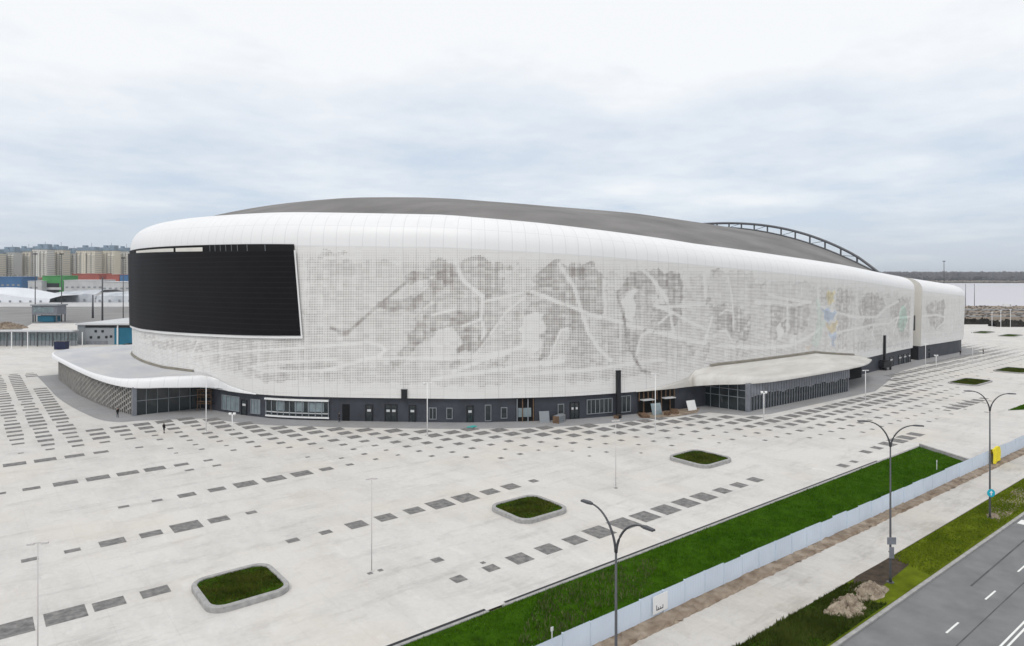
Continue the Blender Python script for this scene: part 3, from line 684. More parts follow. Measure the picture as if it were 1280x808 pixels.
for x in (-w+1.6, w-2.):
    mb = MB(); mb.obox(o,t,n,x-1.3,x+1.3,.06,1.3,2.55,2.7); c = mb.build('canopy_shelf', M['shed']); c.parent = r
# glazed shopfront with a bright lintel and sill band
s0, s1 = s_at(333), s_at(412); o, t, n = frame((s0+s1)/2); w = (s1-s0)/2
q = np.linspace(s0, s1, 14)
def arc(z0, z1, d0, d1, name, m, parent=None, q=q):
    p, nn = pt(q), nrm(q); mb = MB()
    A = [[(p[i,0]+nn[i,0]*d, p[i,1]+nn[i,1]*d, z) for i in range(len(q))] for d, z in ((d0,z0),(d1,z0),(d1,z1),(d0,z1),(d0,z0))]
    mb.grid(A); mb.add([A[k][0] for k in range(4)], [(0,1,2,3)]); mb.add([A[k][-1] for k in range(4)], [(3,2,1,0)])
    r = mb.build(name, m); 
    if parent is None: P(r)
    else: r.parent = parent
    return r
sf = arc(.35, 3.6, -.05, .12, 'shopfront', M['glass'])
arc(3.45, 3.75, .13, .6, 'lintel', M['white'], sf); arc(.35, .62, .13, .35, 'sill', M['white'], sf); arc(1.15, 1.3, .13, .3, 'rail', M['shed'], sf)
for k, ss in enumerate(np.linspace(s0+.1, s1-.1, 11)):
    mb = MB(); oo, t2, n2 = frame(ss); mb.obox(oo,t2,n2,-.07,.07,.13,.3,.62,3.45); c = mb.build('mullion', M['frame']); c.parent = sf
for k in (2,5,7,8):
    ss = s0+(s1-s0)*(k+.5)/10; oo, t2, n2 = frame(ss); mb = MB(); mb.obox(oo,t2,n2,-.9,.9,.13,.16,1.5,3.2); c = mb.build('pane', M['pale_glass']); c.parent = sf

# ducts standing against the wall
def duct(px, w, z0, z1, d, name='duct'):
    o, t, n = frame(s_at(px)); mb = MB(); mb.obox(o,t,n,-w/2,w/2,.65,.65+d,z0,z1); mb.obox(o,t,n,-w/2-.06,w/2+.06,.63,.7+d,z1,z1+.12); P(mb.build(name, M['dark']))
duct(769.8, .8, 0, 8.4, .5); duct(506.5, 1.0, 4.25, 5.8, .4, 'vent_box'); duct(1101, .6, 0, 9.4, .6)

# ------------------------------------------------------------------ pavilions under the canopies
def wall_pts(pxs, off): return [tuple(pt(s_at(q))+nrm(s_at(q))*off) for q in pxs]
def on_skin(P, off=.72):
    out = []
    for q in P:
        st = float(_fs[np.argmin(np.hypot(_fp[:,0]-q[0], _fp[:,1]-q[1]))]); out.append(tuple(pt(st)+nrm(st)*off))
    return out
def canopy(edge, zb, fh, wall, zw, m_roof, name, m_edge, inset, fl0, fl1):
    """edge: outer outline, wall: matching points on the arena skin; zb: bottom height, fh: fascia height"""
    E = catmull(edge, False, 10); Wl = catmull(wall, False, 10); t = np.linspace(0,1,len(E)); tk = np.linspace(0,1,len(edge))
    ZB = np.interp(t, tk, zb); FH = np.interp(t, tk, fh); ZW = np.interp(t, tk, zw); IN = np.interp(t, tk, inset)
    rows = []
    for k in range(9):
        f = k/8; r = []
        for i in range(len(E)):
            d = Wl[i]-E[i]; L = np.linalg.norm(d)+1e-6; inn = min(IN[i], L*.6)*(1-math.cos(f*math.pi/2)**.8)
            r.append((E[i][0]+d[0]/L*inn, E[i][1]+d[1]/L*inn, ZB[i]+FH[i]*math.sin(f*math.pi/2)))
        rows.append(r)
    fas = MB(); fas.grid(rows); fo = P(fas.build(name, m_edge, None, True))
    uvl = fo.data.uv_layers.new(name='UVMap'); li = np.empty(len(fo.data.loops), np.int32); fo.data.loops.foreach_get('vertex_index', li)
    cs = np.concatenate([[0], np.cumsum(np.linalg.norm(np.diff(E,axis=0),axis=1))]); uvl.data.foreach_set('uv', np.stack([cs[li % len(E)], li//len(E)*.3], -1).astype(np.float32).ravel())
    rr = MB(); g = [rows[-1]]
    for f in (.33,.66,1.):
        g.append([tuple(np.array(rows[-1][i])*(1-f)+np.array((Wl[i][0], Wl[i][1], ZW[i]))*f) for i in range(len(E))])
    rr.grid(g); c = rr.build('canopy_roof', m_roof, None, True); c.parent = fo
    so = MB(); so.grid([rows[0], [(Wl[i][0], Wl[i][1], ZB[i]+.1) for i in range(len(E))]]); c = so.build('soffit', M['frame']); c.parent = fo
    fl = MB(); n_ = [i for i in range(len(E)) if fl0 <= t[i] <= fl1 and i % 2 == 0]
    if len(n_) > 2:
        D = [(Wl[i]-E[i])/np.linalg.norm(Wl[i]-E[i]) for i in n_]
        fl.grid([[(Wl[i][0]-D[k][0]*.35, Wl[i][1]-D[k][1]*.35, ZW[i]+.04) for k, i in enumerate(n_)], [(Wl[i][0]-D[k][0]*.12, Wl[i][1]-D[k][1]*.12, ZW[i]+.42) for k, i in enumerate(n_)], [(Wl[i][0]+D[k][0]*.3, Wl[i][1]+D[k][1]*.3, ZW[i]+.44) for k, i in enumerate(n_)]])
        c = fl.build('flashing', M['flash'], None, True); c.parent = fo
    return fo
M['flash'] = mat('weathered flashing', (.20,.185,.15), .7, .2, .4)
cl = canopy([(33,224),(22,222),(17.4,213),(18,191),(19.8,165),(21.8,150),(24.4,142.4),(29,139.2),(34.4,137.0)]+wall_pts([276,290,306,324],.86),
            [5.2]*8+[5.0,4.5,4.3,4.27,4.26], [.8,.8,.8,.8,.9,1.2,1.7,2.0,2.15,1.7,1.0,.5,.1],
            on_skin([(44,217),(40,210),(36.5,203),(33.2,190),(32.,172),(33,158),(33.9,151),(35.4,145.8),(37.2,140.8)])+wall_pts([279,293,308,325],.70),
            [6.7]*6+[6.9,7.0,7.1,6.2,5.3,4.8,4.38], M['canopy'], 'entrance_canopy', M['shell'], [.5]*5+[.7,.9,1.0,1.0,.8,.5,.3,.2], .05, .60)
cr = canopy(wall_pts([792,815,838,858],.86)+[(110.5,80.6),(113,77.4),(116.5,74.2),(122,72.5),(132,71.7),(145,71.5),(156,71.6),(167,73.6),(178.5,77.6)],
            [4.27,4.28,4.3,4.33,4.7,5.1,5.25,5.25,5.25,5.25,5.25,5.0,4.6], [.1,.35,.8,1.4,2.0,2.1,1.6,1.0,.6,.5,.5,.4,.3],
            wall_pts([791,814,837,857],.70)+on_skin([(112,82.6),(115.5,82),(119,81.6),(124,81.2),(134,80.5),(145,80.4),(155,80.4),(168,80.8),(181.5,81.6)]),
            [4.4,4.75,5.3,6.2,7.4,7.9,8.0,8.0,8.0,8.0,8.0,6.6,5.1], M['canopy_warm'], 'entrance_canopy', M['canopy_warm'], [.2,.3,.5,.9,1.6,2.2,1.8,1.0,.4,.3,.3,.3,.2], .42, .97)
def glazing(line, z1, name, pitch, fin_w, fin_d, m_fin, parent, top_solid=None, rails=(), jig=False):
    L = catmull(line, False, 12) if len(line) > 2 else np.array([np.array(line[0])*(1-f)+np.array(line[1])*f for f in np.linspace(0,1,30)])
    cs = np.concatenate([[0], np.cumsum(np.linalg.norm(np.diff(L,axis=0),axis=1))])
    mb = MB(); mb.grid([[(p[0],p[1],0) for p in L], [(p[0],p[1],z1) for p in L]]); g = mb.build(name, M['glass']); g.parent = parent
    fin = MB(); k = 0
    for s in np.arange(0, cs[-1]+.01, pitch):
        p = np.array([np.interp(s,cs,L[:,0]), np.interp(s,cs,L[:,1])]); q = np.array([np.interp(s+.3,cs,L[:,0]), np.interp(s+.3,cs,L[:,1])]); q0 = np.array([np.interp(s-.3,cs,L[:,0]), np.interp(s-.3,cs,L[:,1])])
        t = (q-q0)/np.linalg.norm(q-q0); n = np.array([t[1],-t[0]])
        fin.obox(p,t,n,-fin_w/2,fin_w/2,.03,fin_d,0,z1)
        if jig:
            for z in np.arange(.4+(k % 3)*.35, z1-.3, 1.05):
                fin.obox(p,t,n,fin_w/2,pitch-fin_w/2,.05,.12,z,z+.33)
        if top_solid:
            h = top_solid*(1+.05*math.sin(k*1.7)+.06*math.sin(k*.63)); fin.obox(p,t,n,fin_w/2+.08,pitch-fin_w/2-.08,.05,.1,z1-h,z1-.05)
        k += 1
    for z in rails:
        A = []
        for i in range(len(L)):
            t = L[min(i+1,len(L)-1)]-L[max(i-1,0)]; t = t/np.linalg.norm(t); n = np.array([t[1],-t[0]]); A.append(L[i]+n*.06)
        fin.grid([[(p[0],p[1],z) for p in A], [(p[0],p[1],z+.12) for p in A]])
    c = fin.build('fin_screen', m_fin); c.parent = parent
M['bronze'] = mat('bronze lattice', (.36,.345,.325), .5, .25, .8)
glazing([(24,219),(18.9,210),(18.9,190),(19.2,178),(20.6,165),(22.3,153),(24.6,143)], 5.5, 'glazing', .8, .14, .2, M['bronze'], cl, jig=True)
glazing([(24.6,143),(36.4,142.8)], 5.4, 'glazing', 1.9, .1, .14, M['frame'], cl, rails=(2.6,))
glazing([(115.6,83.2),(116.8,73.7)], 5.4, 'glazing', 1.9, .1, .14, M['frame'], cr, rails=(2.5,3.9))
glazing([(116.8,73.7),(155,72.6)], 5.4, 'glazing', .95, .13, .14, M['slat'], cr, top_solid=2.5)
glazing([(155,72.6),(156,82)], 5.4, 'glazing', 1.9, .12, .2, M['slat'], cr)
for a, b, par in ((24.5,142.9,cl),(116.7,73.6,cr)):
    mb = MB(); mb.box(a-.35,a+.35,b-.35,b+.35,0,5.35); c = mb.build('corner_column', M['slat']); c.parent = par
mb = MB(); mb.box(157,179,80.4,80.9,0,4.4); c = mb.build('recess_shade_panel', M['void']); c.parent = cr  # near-black panel paints the shade of the open recess under the canopy

# ------------------------------------------------------------------ ground, plaza, roads
def sheet(poly, z, name, m, kind='structure'):
    mb = MB(); mb.add([(p[0],p[1],z) for p in poly], [tuple(range(len(poly)))]); return setting(mb.build(name, m), kind)
Lg = 14000
sheet([(-Lg,-Lg),(Lg,-Lg),(Lg,Lg),(-Lg,Lg)], -.25, 'ground', M['land'])
def quad(px0,d0,px1,d1): return [at(px0,d0),at(px1,d0),at(px1,d1),at(px0,d1)]
# plaza reaches past the arena on the right and stops at the fence on the left
PL = [(-60,42.6),(113.5,42.6),(109,35.6),(109,33.3),(460,33.3),(470,170),(300,260),(150,330), at(130,262), at(-140,245), (-150,120)]
sheet(PL, 0., 'plaza', M['plaza'])
sheet([at(-500,262), at(130,268), at(300,400), at(300,760), at(-500,760)], -.03, 'yard', M['lot'])
sheet([at(24,322), at(112,318), at(112,375), at(40,372)], -.02, 'yard_path', M['plaza'])
sheet([at(-300,262), at(100,266), at(100,285), at(-300,282)], -.018, 'yard_path', M['walk'])
ap = [tuple(pt(s)+nrm(s)*5.2) for s in np.linspace(-20, 420, 300)]
apin = [tuple(pt(s)-nrm(s)*1.) for s in np.linspace(-20, 420, 300)]
mb = MB(); mb.grid([[(p[0],p[1],.004) for p in ap],[(p[0],p[1],.004) for p in apin]]); setting(mb.build('apron_paving', M['apron']))
ap2 = [(14.5,215),(15,191),(15.5,172),(17.3,153),(20,140),(26,136.5),(36,131)]
E = catmull(ap2, False, 8); mb = MB(); mb.add([(p[0],p[1],.008) for p in list(E)+[(42,140),(40,200),(30,215)]], [tuple(range(len(E)+3))]); setting(mb.build('apron_paving', M['apron']))
mb = MB(); mb.add([(p[0],p[1],.008) for p in [(110,79),(113,72),(118,69.8),(160,68.8),(180,74),(200,80),(200,84),(110,84)]], [tuple(range(8))]); setting(mb.build('apron_paving', M['apron']))

# dark paving tiles: sizes shrink away from the arena, like a halftone, plus loose rows further out
PITCH = 3.55; A0 = 6.35; B0 = 48.55
wallpts = np.vstack([pt(np.linspace(0,400,1600)), catmull([(18,213),(18.5,190),(20,165),(22,150),(24.5,142),(30,139.5),(36,138)],False,20), catmull([(114,80),(116.8,73.5),(135,72),(156,72),(180,79)],False,20)])
tiles = []; OUT = [tuple(q) for q in pt(np.linspace(0, PER, 500, endpoint=False))]
occupied = [(14,21.6,54.4,62.4),(45,52.6,54,61.7),(77,84.8,54.6,62.4),(184,198,56,64),(217,231,55.5,64)]
def clear(a, b, h): return not any(x0-h < a < x1+h and y0-h < b < y1+h for x0,x1,y0,y1 in occupied)
for i in range(-30, 110):
    for j in range(-2, 50):
        a, b = A0+i*PITCH, B0+j*PITCH
        if a < -70 or a > 400: continue
        d = np.min(np.hypot(wallpts[:,0]-a, wallpts[:,1]-b))
        if b > 135 and a > 16: continue
        if poly_mask(np.array([a]), np.array([b]), OUT)[0] or (a > 60 and b > 110 and a < 290): continue
        if d < 5.0 or d > 30: continue
        sz = np.interp(d, [5,9,12,16,20,27], [2.65,2.45,2.0,1.35,.85,.75])
        if a < 22: sz = np.interp(d, [5,16,20,24,28,30], [2.6,2.5,2.0,1.1,.8,.8])
        if d > 21 and random.random() < (d-19)/8: continue
        if d > 9: sz *= random.choice((1,1,.92,.8,.7))
        tiles.append((a,b,sz,sz*random.choice((.95,1,.85))*(.82 if a < 22 else 1)))
def row(b, lst):
    for a, w, h in lst: tiles.append((a,b,w,h))
row(116.4, [(a,w,.75*w) for a,w in ((-5.5,2.6),(-1.9,2.4),(1.7,2.),(5.3,2.6),(8.8,2.6),(12.3,2.4),(15.6,1.9))])
row(101.8, [(-7.4,1.5,1.),(-3.8,1.9,1.2),(-.3,2.3,1.5),(3.2,1.2,.9),(6.3,1.8,1.3),(9.8,2.6,1.9),(13.3,2.6,2.),(16.7,2.5,1.8),(19.9,2.5,2),(23.2,1.8,1.3),(26.7,1.2,.9)])
row(98.3, [(23.4,1.1,.8),(26.9,1.1,.8)])
row(87.3, [(-3.,1.6,1.),(.4,.9,.6),(13.9,1.1,.8),(17.3,1.1,.8),(20.5,1.9,1.5),(23.9,1.9,1.5),(27.3,2.6,2.2),(30.9,2.6,2.2),(34.5,2.5,2.2),(37.9,1.7,1.5),(41.3,1.,.9)])
row(76.4, [(-2.2,1.6,1.1),(1.2,1.,.8),(4.6,1.3,.9),(7.9,1.3,.9),(11.2,2.2,1.7),(14.6,2.,1.5),(17.9,2.8,2.6),(21.1,2.,1.6),(24.5,1.1,.9)])
row(62.2, [(-4.4,2.2,1.9),(-1.0,2.6,2.2),(2.5,3.,2.6),(6.0,2.7,2.4),(8.9,2.2,1.7),(12.2,2.1,1.6),(15.0,1.1,.8),(18.7,1.1,.9)])
row(65.8, [(25.1,1.2,1),(28.5,1.2,1),(31.9,2.,1.9),(35.3,2.,1.9),(38.8,2.,1.8),(42.2,2.7,2.6),(45.7,2.6,2.6),(49.3,2,1.8),(52.5,2.,1.9),(56.2,1.1,1.1)])
row(48.55, [(33,1.2,1.2),(36.5,1.3,1.2),(39.8,2,2),(43.3,2,2),(46.8,1.9,1.9),(50.2,2.6,2.6),(53.9,2.7,2.7),(57.3,2.6,2.5),(60.8,2.6,2.5),(64.4,2.5,2.5),(67.8,2.5,2.4),(71.5,1.8,1.8),(75,1.8,1.7),(78.6,1.7,1.7)])
row(53.0, [(33.7,1,1)])
row(46.0, [(103.8,1.6,1.5),(107.5,1.6,1.5),(111.2,2.2,2.2),(114.7,2.5,2.5),(118,2.5,2.4),(121.6,2.3,2.2)])
row(50.4, [(148,1.2,1.2),(151.4,2.3,2.2),(154.8,2.5,2.4),(158.3,2.5,2.4),(161.6,2.5,2.4),(165,2.3,2.2),(168.5,1.5,1.5)])
row(44.6, [(93.8,1.6,1.4),(97,1.1,1.)])
mb = MB()
for a,b,w,h in tiles:
    if not clear(a,b,.9): continue
    w, h = w/2, h/2; z = .012
    mb.add([(a-w,b-h,z),(a+w,b-h,z),(a+w,b+h,z),(a-w,b+h,z)], [(0,1,2,3)])
setting(mb.build('paving_tiles', M['tile']))
# little drain covers beside the slender lamps
mb = MB()
for a, b in ((27.6,54.3),(28.6,54.3),(62.2,57.3),(36.6,49.9)): mb.box(a-.22,a+.22,b-.22,b+.22,0,.016)
setting(mb.build('drain_covers', M['tile']))

# lawn edge: kerb with a dark drain slot
mb = MB(); mb.box(-60,31.6,42.2,42.5,-.05,.10); mb.box(33,113.2,42.2,42.5,-.05,.10); setting(mb.build('lawn_kerb', M['kerb']))
mb = MB(); mb.box(-60,31.6,42.6,42.95,0,.012); mb.box(33.5,100,42.6,42.9,0,.012); setting(mb.build('drain_channel', M['dark']))
mb = MB(); mb.prism([(113.2,42.3),(113.7,42.5),(109.3,34.1),(108.8,34.0)], -.05, .45); setting(mb.build('lawn_kerb', M['kerb']))
mb = MB(); rd = np.random.default_rng(4); xs = np.arange(-20, 200, .45)
yi = np.interp(xs, [-60,37,55,120,460], [32.4,32.2,32.15,30.9,30.3]); yo = np.interp(xs, [-20,31,56.5,79.5,110.8,130,200], [34.6,34.3,34.0,33.4,32.8,32.5,32.2])
rows = []
for f, h in ((0,0.),(.06,.10),(.16,.16),(.45,.13),(.75,.18),(1,.10)):
    rows.append([(x, yi[i]+(yo[i]-yi[i])*f+(.10*rd.normal() if 0 < f < 1 else .05*rd.normal()), max(-.01, h*(1+.35*rd.normal()) if f else -.01)) for i, x in enumerate(xs)])
mb.grid(rows); setting(mb.build('dirt_strip', M['dirt']))
sheet([(-60,27.9),(-60,32.6),(37,32.4),(55,32.35),(120,31.1),(460,30.5),(460,26.9),(66,27.4)][::-1], .0, 'pavement', M['walk'])
sheet([(-200,-30),(900,-30),(900,23.1),(-200,23.1)], -.10, 'road', M['asphalt'])
mb = MB(); mb.box(-200,900,23.12,23.42,-.12,.03); setting(mb.build('road_kerb', M['kerb']))
mb = MB()
for a in np.arange(-33.6, 500, 8.25): mb.box(a-1.2,a+1.2,19.02,19.16,-.1,-.094)
mb.box(-200,900,15.95,16.09,-.1,-.094); mb.box(-200,900,15.62,15.76,-.1,-.094); mb.box(86.6,88.2,22.3,22.9,-.1,-.094)
setting(mb.build('road_marking', M['marking']))
# darker patched strips where the road was mended
M['patch'] = mat('darker asphalt patch', (.09,.091,.094), .9, .25, .6)
mb = MB(); mb.prism([(66,20.6),(99,21.2),(99,21.35),(66,20.75)], -.1, -.097); mb.prism([(52,17.9),(80,18.1),(80,18.2),(52,18.0)], -.1, -.097)
setting(mb.build('road_patches', M['patch']))

# ------------------------------------------------------------------ grass
def grass(poly, n, name, m_base, m_blade, hh=(.08,.22), z=.06, clump=None, holes=(), wid=.035, relief=.12):
    poly = np.array(poly, float); x0,y0 = poly.min(0); x1,y1 = poly.max(0); mb = MB()
    mb.add([(p[0],p[1],z) for p in poly], [tuple(range(len(poly)))], 0)
    x = RNG.uniform(x0,x1,n); y = RNG.uniform(y0,y1,n)
    ok = poly_mask(x, y, [tuple(p) for p in poly])
    for h in holes: ok &= ~poly_mask(x, y, h)
    x, y = x[ok], y[ok]; k = len(x)
    f = .5+.5*np.sin(x*.9+np.sin(y*1.3)*1.2)*np.sin(y*1.1+np.sin(x*.6)*1.5)
    keep = RNG.random(k) < (.35+.65*f); x, y, f = x[keep], y[keep], f[keep]; k = len(x)
    ang = RNG.uniform(0,2*np.pi,k); h = RNG.uniform(*hh,k)*(.6+.7*f); w = wid*RNG.uniform(.6,1.5,k); lean = RNG.uniform(-.1,.1,(k,2))
    zb = z
    A = np.stack([x-np.cos(ang)*w, y-np.sin(ang)*w, np.full(k,zb)],-1); B = np.stack([x+np.cos(ang)*w, y+np.sin(ang)*w, np.full(k,zb)],-1)
    Cc = np.stack([x+lean[:,0], y+lean[:,1], zb+h],-1)
    V = np.stack([A,B,Cc],1).reshape(-1,3); Fa = np.arange(3*k).reshape(-1,3)
    mb.add(V.tolist(), Fa.tolist(), 1)
    return mb.build(name, [m_base, m_blade])
setting(grass([(-55,42.15),(113,42.15),(108.7,34.4),(31,34.4),(-55,34.4)], 110000, 'lawn_grass', M['grass_base'], M['blade']), 'stuff')
setting(grass([(157,43),(170,36),(440,36),(440,43)], 40000, 'lawn_grass', M['grass_base'], M['blade'], wid=.07), 'stuff')
bare = [(57,24.1),(66.5,24.0),(67.5,27.3),(60,27.5)]
setting(grass([(-40,23.45),(-40,27.9),(66,27.3),(300,26.9),(300,23.45)], 10, 'verge_turf', M['verge_base'], M['verge_blade'], z=.02), 'stuff')
setting(grass([(65.4,23.6),(66.5,27.2),(160,26.9),(160,23.6)], 60000, 'verge_grass', M['verge_base'], M['verge_blade'], z=.024, wid=.045), 'stuff')
setting(grass([(10,23.6),(10,27.7),(58,27.3),(60,26),(56,24.5),(57,23.6)], 60000, 'verge_grass', M['grass_base'], M['dull_blade'], hh=(.1,.35), z=.028, wid=.05), 'stuff')
sheet([(56,26.4),(60,27.45),(68.4,27.3),(66.6,25.6),(60,25.2)], .032, 'bare_soil', M['soil'])
sheet([(85,24.0),(88,26.4),(101,26.6),(102,24.2)], .032, 'bare_soil', M['dirt'])
# weeds on the lawn where the turf is patchy
setting(grass([(30,37),(34,40),(37,41.9),(43,41.6),(47,42),(50,40),(46,38.5),(44,36),(38,37.5),(35,35.5)], 3200, 'weeds', M['grass_base'], mat('pale weeds', (.10,.125,.045), .9, .4, 1., spec=0), hh=(.12,.45), z=.065, wid=.06), 'stuff')

def heap(px, py, rx, ry, h, label, m, seed, rz=0):
    a, b = G(px, py); rnd = np.random.default_rng(seed); rows = []; nr, na = 14, 40
    ph = rnd.uniform(0,6.28,12)
    for i in range(nr):
        r = i/(nr-1); row_ = []
        for k in range(na):
            t = 2*math.pi*k/na; rr = r*(1+.14*math.sin(3*t+ph[0])+.1*math.sin(5*t+ph[1])+.06*math.sin(9*t+ph[2]))
            x, y = rx*rr*math.cos(t), ry*rr*math.sin(t)
            z = h*max(0,1-r**1.7)*(1+.3*math.sin(x*2.1+ph[3])*math.sin(y*2.7+ph[4]))+ (h*.16*rnd.normal() if 0 < i < nr-1 else 0)
            c, s = math.cos(rz), math.sin(rz); row_.append((x*c-y*s, x*s+y*c, max(z, 0)))
        rows.append(row_)
    mb = MB(); mb.grid(rows, 0, True)
    for k in range(60):
        t = rnd.uniform(0,6.28); r = rnd.uniform(.1,1.05); x, y = rx*r*math.cos(t), ry*r*math.sin(t); s = rnd.uniform(.05,.16)
        z = h*max(0,1-r**1.7)
        c, s_ = math.cos(rz), math.sin(rz); x, y = x*c-y*s_, x*s_+y*c
        mb.add([(x-s,y-s,z-.05),(x+s,y-s*.8,z-.05),(x+s*.7,y+s,z-.05),(x-s,y+s*.8,z-.05),(x-s*.3,y,z+s*1.2),(x+s*.5,y+s*.2,z+s)],[(0,1,5,4),(1,2,5),(2,3,4,5),(3,0,4)])
    o = mb.build('spoil_heap', m); o.location = (a,b,.03); tag(o, label, 'soil heap', 'heaps of dug clay on the verge'); return o
heap(1058,760,2.3,1.25,.5,'larger pale clay heap on the verge, a little left of the middle street lamp',M['clay'],3,.15)
heap(1087,741,2.2,1.05,.5,'smaller pale clay heap on the verge touching the foot of the middle street lamp',M['clay'],5,.1)
o = heap(1242,646,1.0,.6,.2,'low sandy heap round the foot of the farthest street lamp',M['clay'],8,.3)

# ------------------------------------------------------------------ planters
def rrect(x0,x1,y0,y1,r,n=7):
    out = []
    for cx,cy,a0 in ((x1-r,y0+r,-90),(x1-r,y1-r,0),(x0+r,y1-r,90),(x0+r,y0+r,180)):
        for k in range(n): t = R(a0+90*k/(n-1)); out.append((cx+r*math.cos(t), cy+r*math.sin(t)))
    return out
def planter(x0,x1,y0,y1,label,h=.48,r=1.5,n=9000,dry=False):
    c = ((x0+x1)/2,(y0+y1)/2); th = thing('planter', label, 'planter', (c[0],c[1],0), 0, 'raised concrete planters on the plaza')
    hx, hy = (x1-x0)/2, (y1-y0)/2; w = .42
    prof = [(0,0),(0,h-.06),(.06,h),(w-.04,h),(w,h-.04),(w,.2)]
    rows = [[(p[0],p[1],z) for p in rrect(-hx+o,hx-o,-hy+o,hy-o,max(.3,r-o))] for o, z in prof]
    mb = MB(); mb.grid(rows, 0, True); part(mb, 'kerb', M['kerb'], th)
    g = grass(rrect(-hx+w,hx-w,-hy+w,hy-w,r-w), n, 'planting', M['grass_base'], M['dull_blade'] if dry else M['planter_blade'], hh=(.05,.2), z=h-.14, wid=.04); g.parent = th
    return th
M['planter_blade'] = mat('short planter grass', (.03,.048,.006), .9, 0, .5, col2=(.095,.105,.018), spec=0)
planter(14.5,21.1,54.9,61.6,'raised concrete planter with dark grass nearest the camera')
planter(45.3,52.1,54.5,61.1,'square raised grass planter in the middle of the plaza, second in the row')
planter(77.4,84.3,55.1,61.9,'raised grass planter nearest the right entrance pavilion, third in the row')
planter(185,197.5,56.8,63.2,'long low grass bed on the far plaza beyond the right pavilion',.3)
planter(218,230.5,56.2,63.4,'long low grass bed at the right edge of the photo, level with the end block',.3)
for px, py, lab in ((1229,416,'thin grass bed far off on the plaza, just right of the end block'),(1263,420,'thin grass bed far off on the plaza near the right edge'),(1258,407,'farthest grass bed by the dark bank at right'),(122,436.5,'thin bed on the plaza beyond the left canopy')):
    a, b = G(px, py); planter(a-7,a+7,b-3,b+3,lab,.3,n=1500)

# ------------------------------------------------------------------ street lamps with two curved arms
def street_lamp(a, b, label, h=13.6, rz=0, L=2.5):
    th = thing('street_lamp', label, 'street lamp', (a,b,0), rz, 'two armed street lamps on the verge')
    mb = MB(); mb.tube([(0,0,0),(0,0,.5),(0,0,h-2.1)], [.13,.10,.06], 10); part(mb, 'pole', M['lamp'], th, True)
    mb = MB(); mb.tube([(0,0,-.02),(0,0,.06)], .3, 10); part(mb, 'base_plate', M['lamp'], th)
    for sx in (-1, 1):
        mb = MB(); pts = []
        for k in range(13):
            f = k/12; x = sx*(.02+L*(f**1.7)); pts.append((0, x, h-2.1+2.1*math.sin(f*math.pi/2*.96)*(1.0 if sx > 0 else .9)))
        mb.tube(pts, [.075-.03*k/12 for k in range(13)], 7); arm = part(mb, 'arm', M['lamp'], th, True)
        e = Vector(pts[-1]); mb = MB()
        y0, y1 = e.y-.05*sx, e.y+.75*sx; z = e.z
        vs = []
        for yy, w, zt in ((y0,.07,.05),(y0+.25*sx,.15,.07),(y1,.13,.04)):
            vs += [(-w,yy,z-.05),(w,yy,z-.05),(w*.8,yy,z+zt),(-w*.8,yy,z+zt)]
        fs = [(0,1,2,3),(8,11,10,9)]
        for i in (0,4):
            for k in range(4): fs.append((i+k,i+4+k,i+4+(k+1)%4,i+(k+1)%4))
        mb.add(vs, fs); c = part(mb, 'lamp_head', M['lamp'], arm)
    return th
M['lamp'] = mat('dark grey lamp steel', (.085,.088,.096), .45, .1, 3, metal=.3)
street_lamp(*G(770,965),'nearest dark two armed street lamp, rising in front of the white hoarding at bottom centre', L=1.75)
l2 = street_lamp(61.2,25.1,'middle two armed street lamp standing beside the pale clay heaps with a small grey sign', rz=R(40), L=1.8)
l3 = street_lamp(85.8,25.1,'farthest two armed street lamp at right carrying a round cyan road sign', rz=R(45), L=1.8)
def board(name, label, a, b, z, w, h, m, round_=False):
    rz = -YAW; th = thing(name, label, 'road sign', (a,b,z), rz)
    mb = MB()
    if round_:
        mb.tube([(0,-.17,0),(0,-.21,0)], w/2, 24); part(mb, 'face', m, th)
        mb = MB(); mb.add([(-.06,-.216,-.25),(.06,-.216,-.25),(.06,-.216,.02),(.2,-.216,.02),(0,-.216,.27),(-.2,-.216,.02),(-.06,-.216,.02)],[(0,1,2,3,4,5,6)]); part(mb, 'arrow', M['pole_white'], th)
    else:
        mb.box(-w/2,w/2,-.21,-.17,-h/2,h/2); part(mb, 'face', m, th)
    mb = MB(); mb.box(-.12,.12,-.17,.1,-.04,.04); part(mb, 'bracket', M['lamp'], th)
board('road_sign','round cyan arrow sign fixed to the farthest street lamp',85.8,25.1,2.75,.85,.85,M['cyan'],True)
board('road_sign','small square grey sign back fixed to the middle street lamp',61.2,25.1,3.6,.75,.6,M['slat'])
board('road_sign','narrow grey plate below the square sign on the middle street lamp',61.2,25.1,2.6,.4,.95,M['slat'])

# slender white plaza lamps
def plaza_mast(a, b, h, label, m='pole_white', head=.55):
    th = thing('plaza_lamp', label, 'lamp post', (a,b,0), -YAW+.3, 'slender white lamps on the plaza')
    mb = MB(); mb.tube([(0,0,0),(0,0,h)], [.085,.055] if m == 'pole_white' else [.055,.035], 8); part(mb, 'pole', M[m], th, True)
    mb = MB(); mb.tube([(0,0,0),(0,0,.05)], .2, 8); part(mb, 'base_plate', M[m], th)
    for s in (-1,1):
        mb = MB(); q = .05 if m == 'pole_white' else .03; mb.box(min(0,s*head),max(0,s*head),-q,q,h-.06,h+.02); arm = part(mb, 'arm', M[m], th)
        mb = MB(); mb.box(s*head-.2,s*head+.2,-.12,.12,h-.12,h+.0); part(mb, 'lamp_head', M[m], arm)
    return th
M['pole_grey'] = mat('pale grey pole', (.60,.575,.56), .5)
plaza_mast(31.3,120.6,8.9,'tall white lamp mast in front of the left entrance glazing')
plaza_mast(58.6,95.2,8.7,'tall white lamp mast before the dark doors at the middle of the facade')
plaza_mast(89.7,73.8,9.8,'tall white lamp mast just left of the right pavilion, before the timber opening')
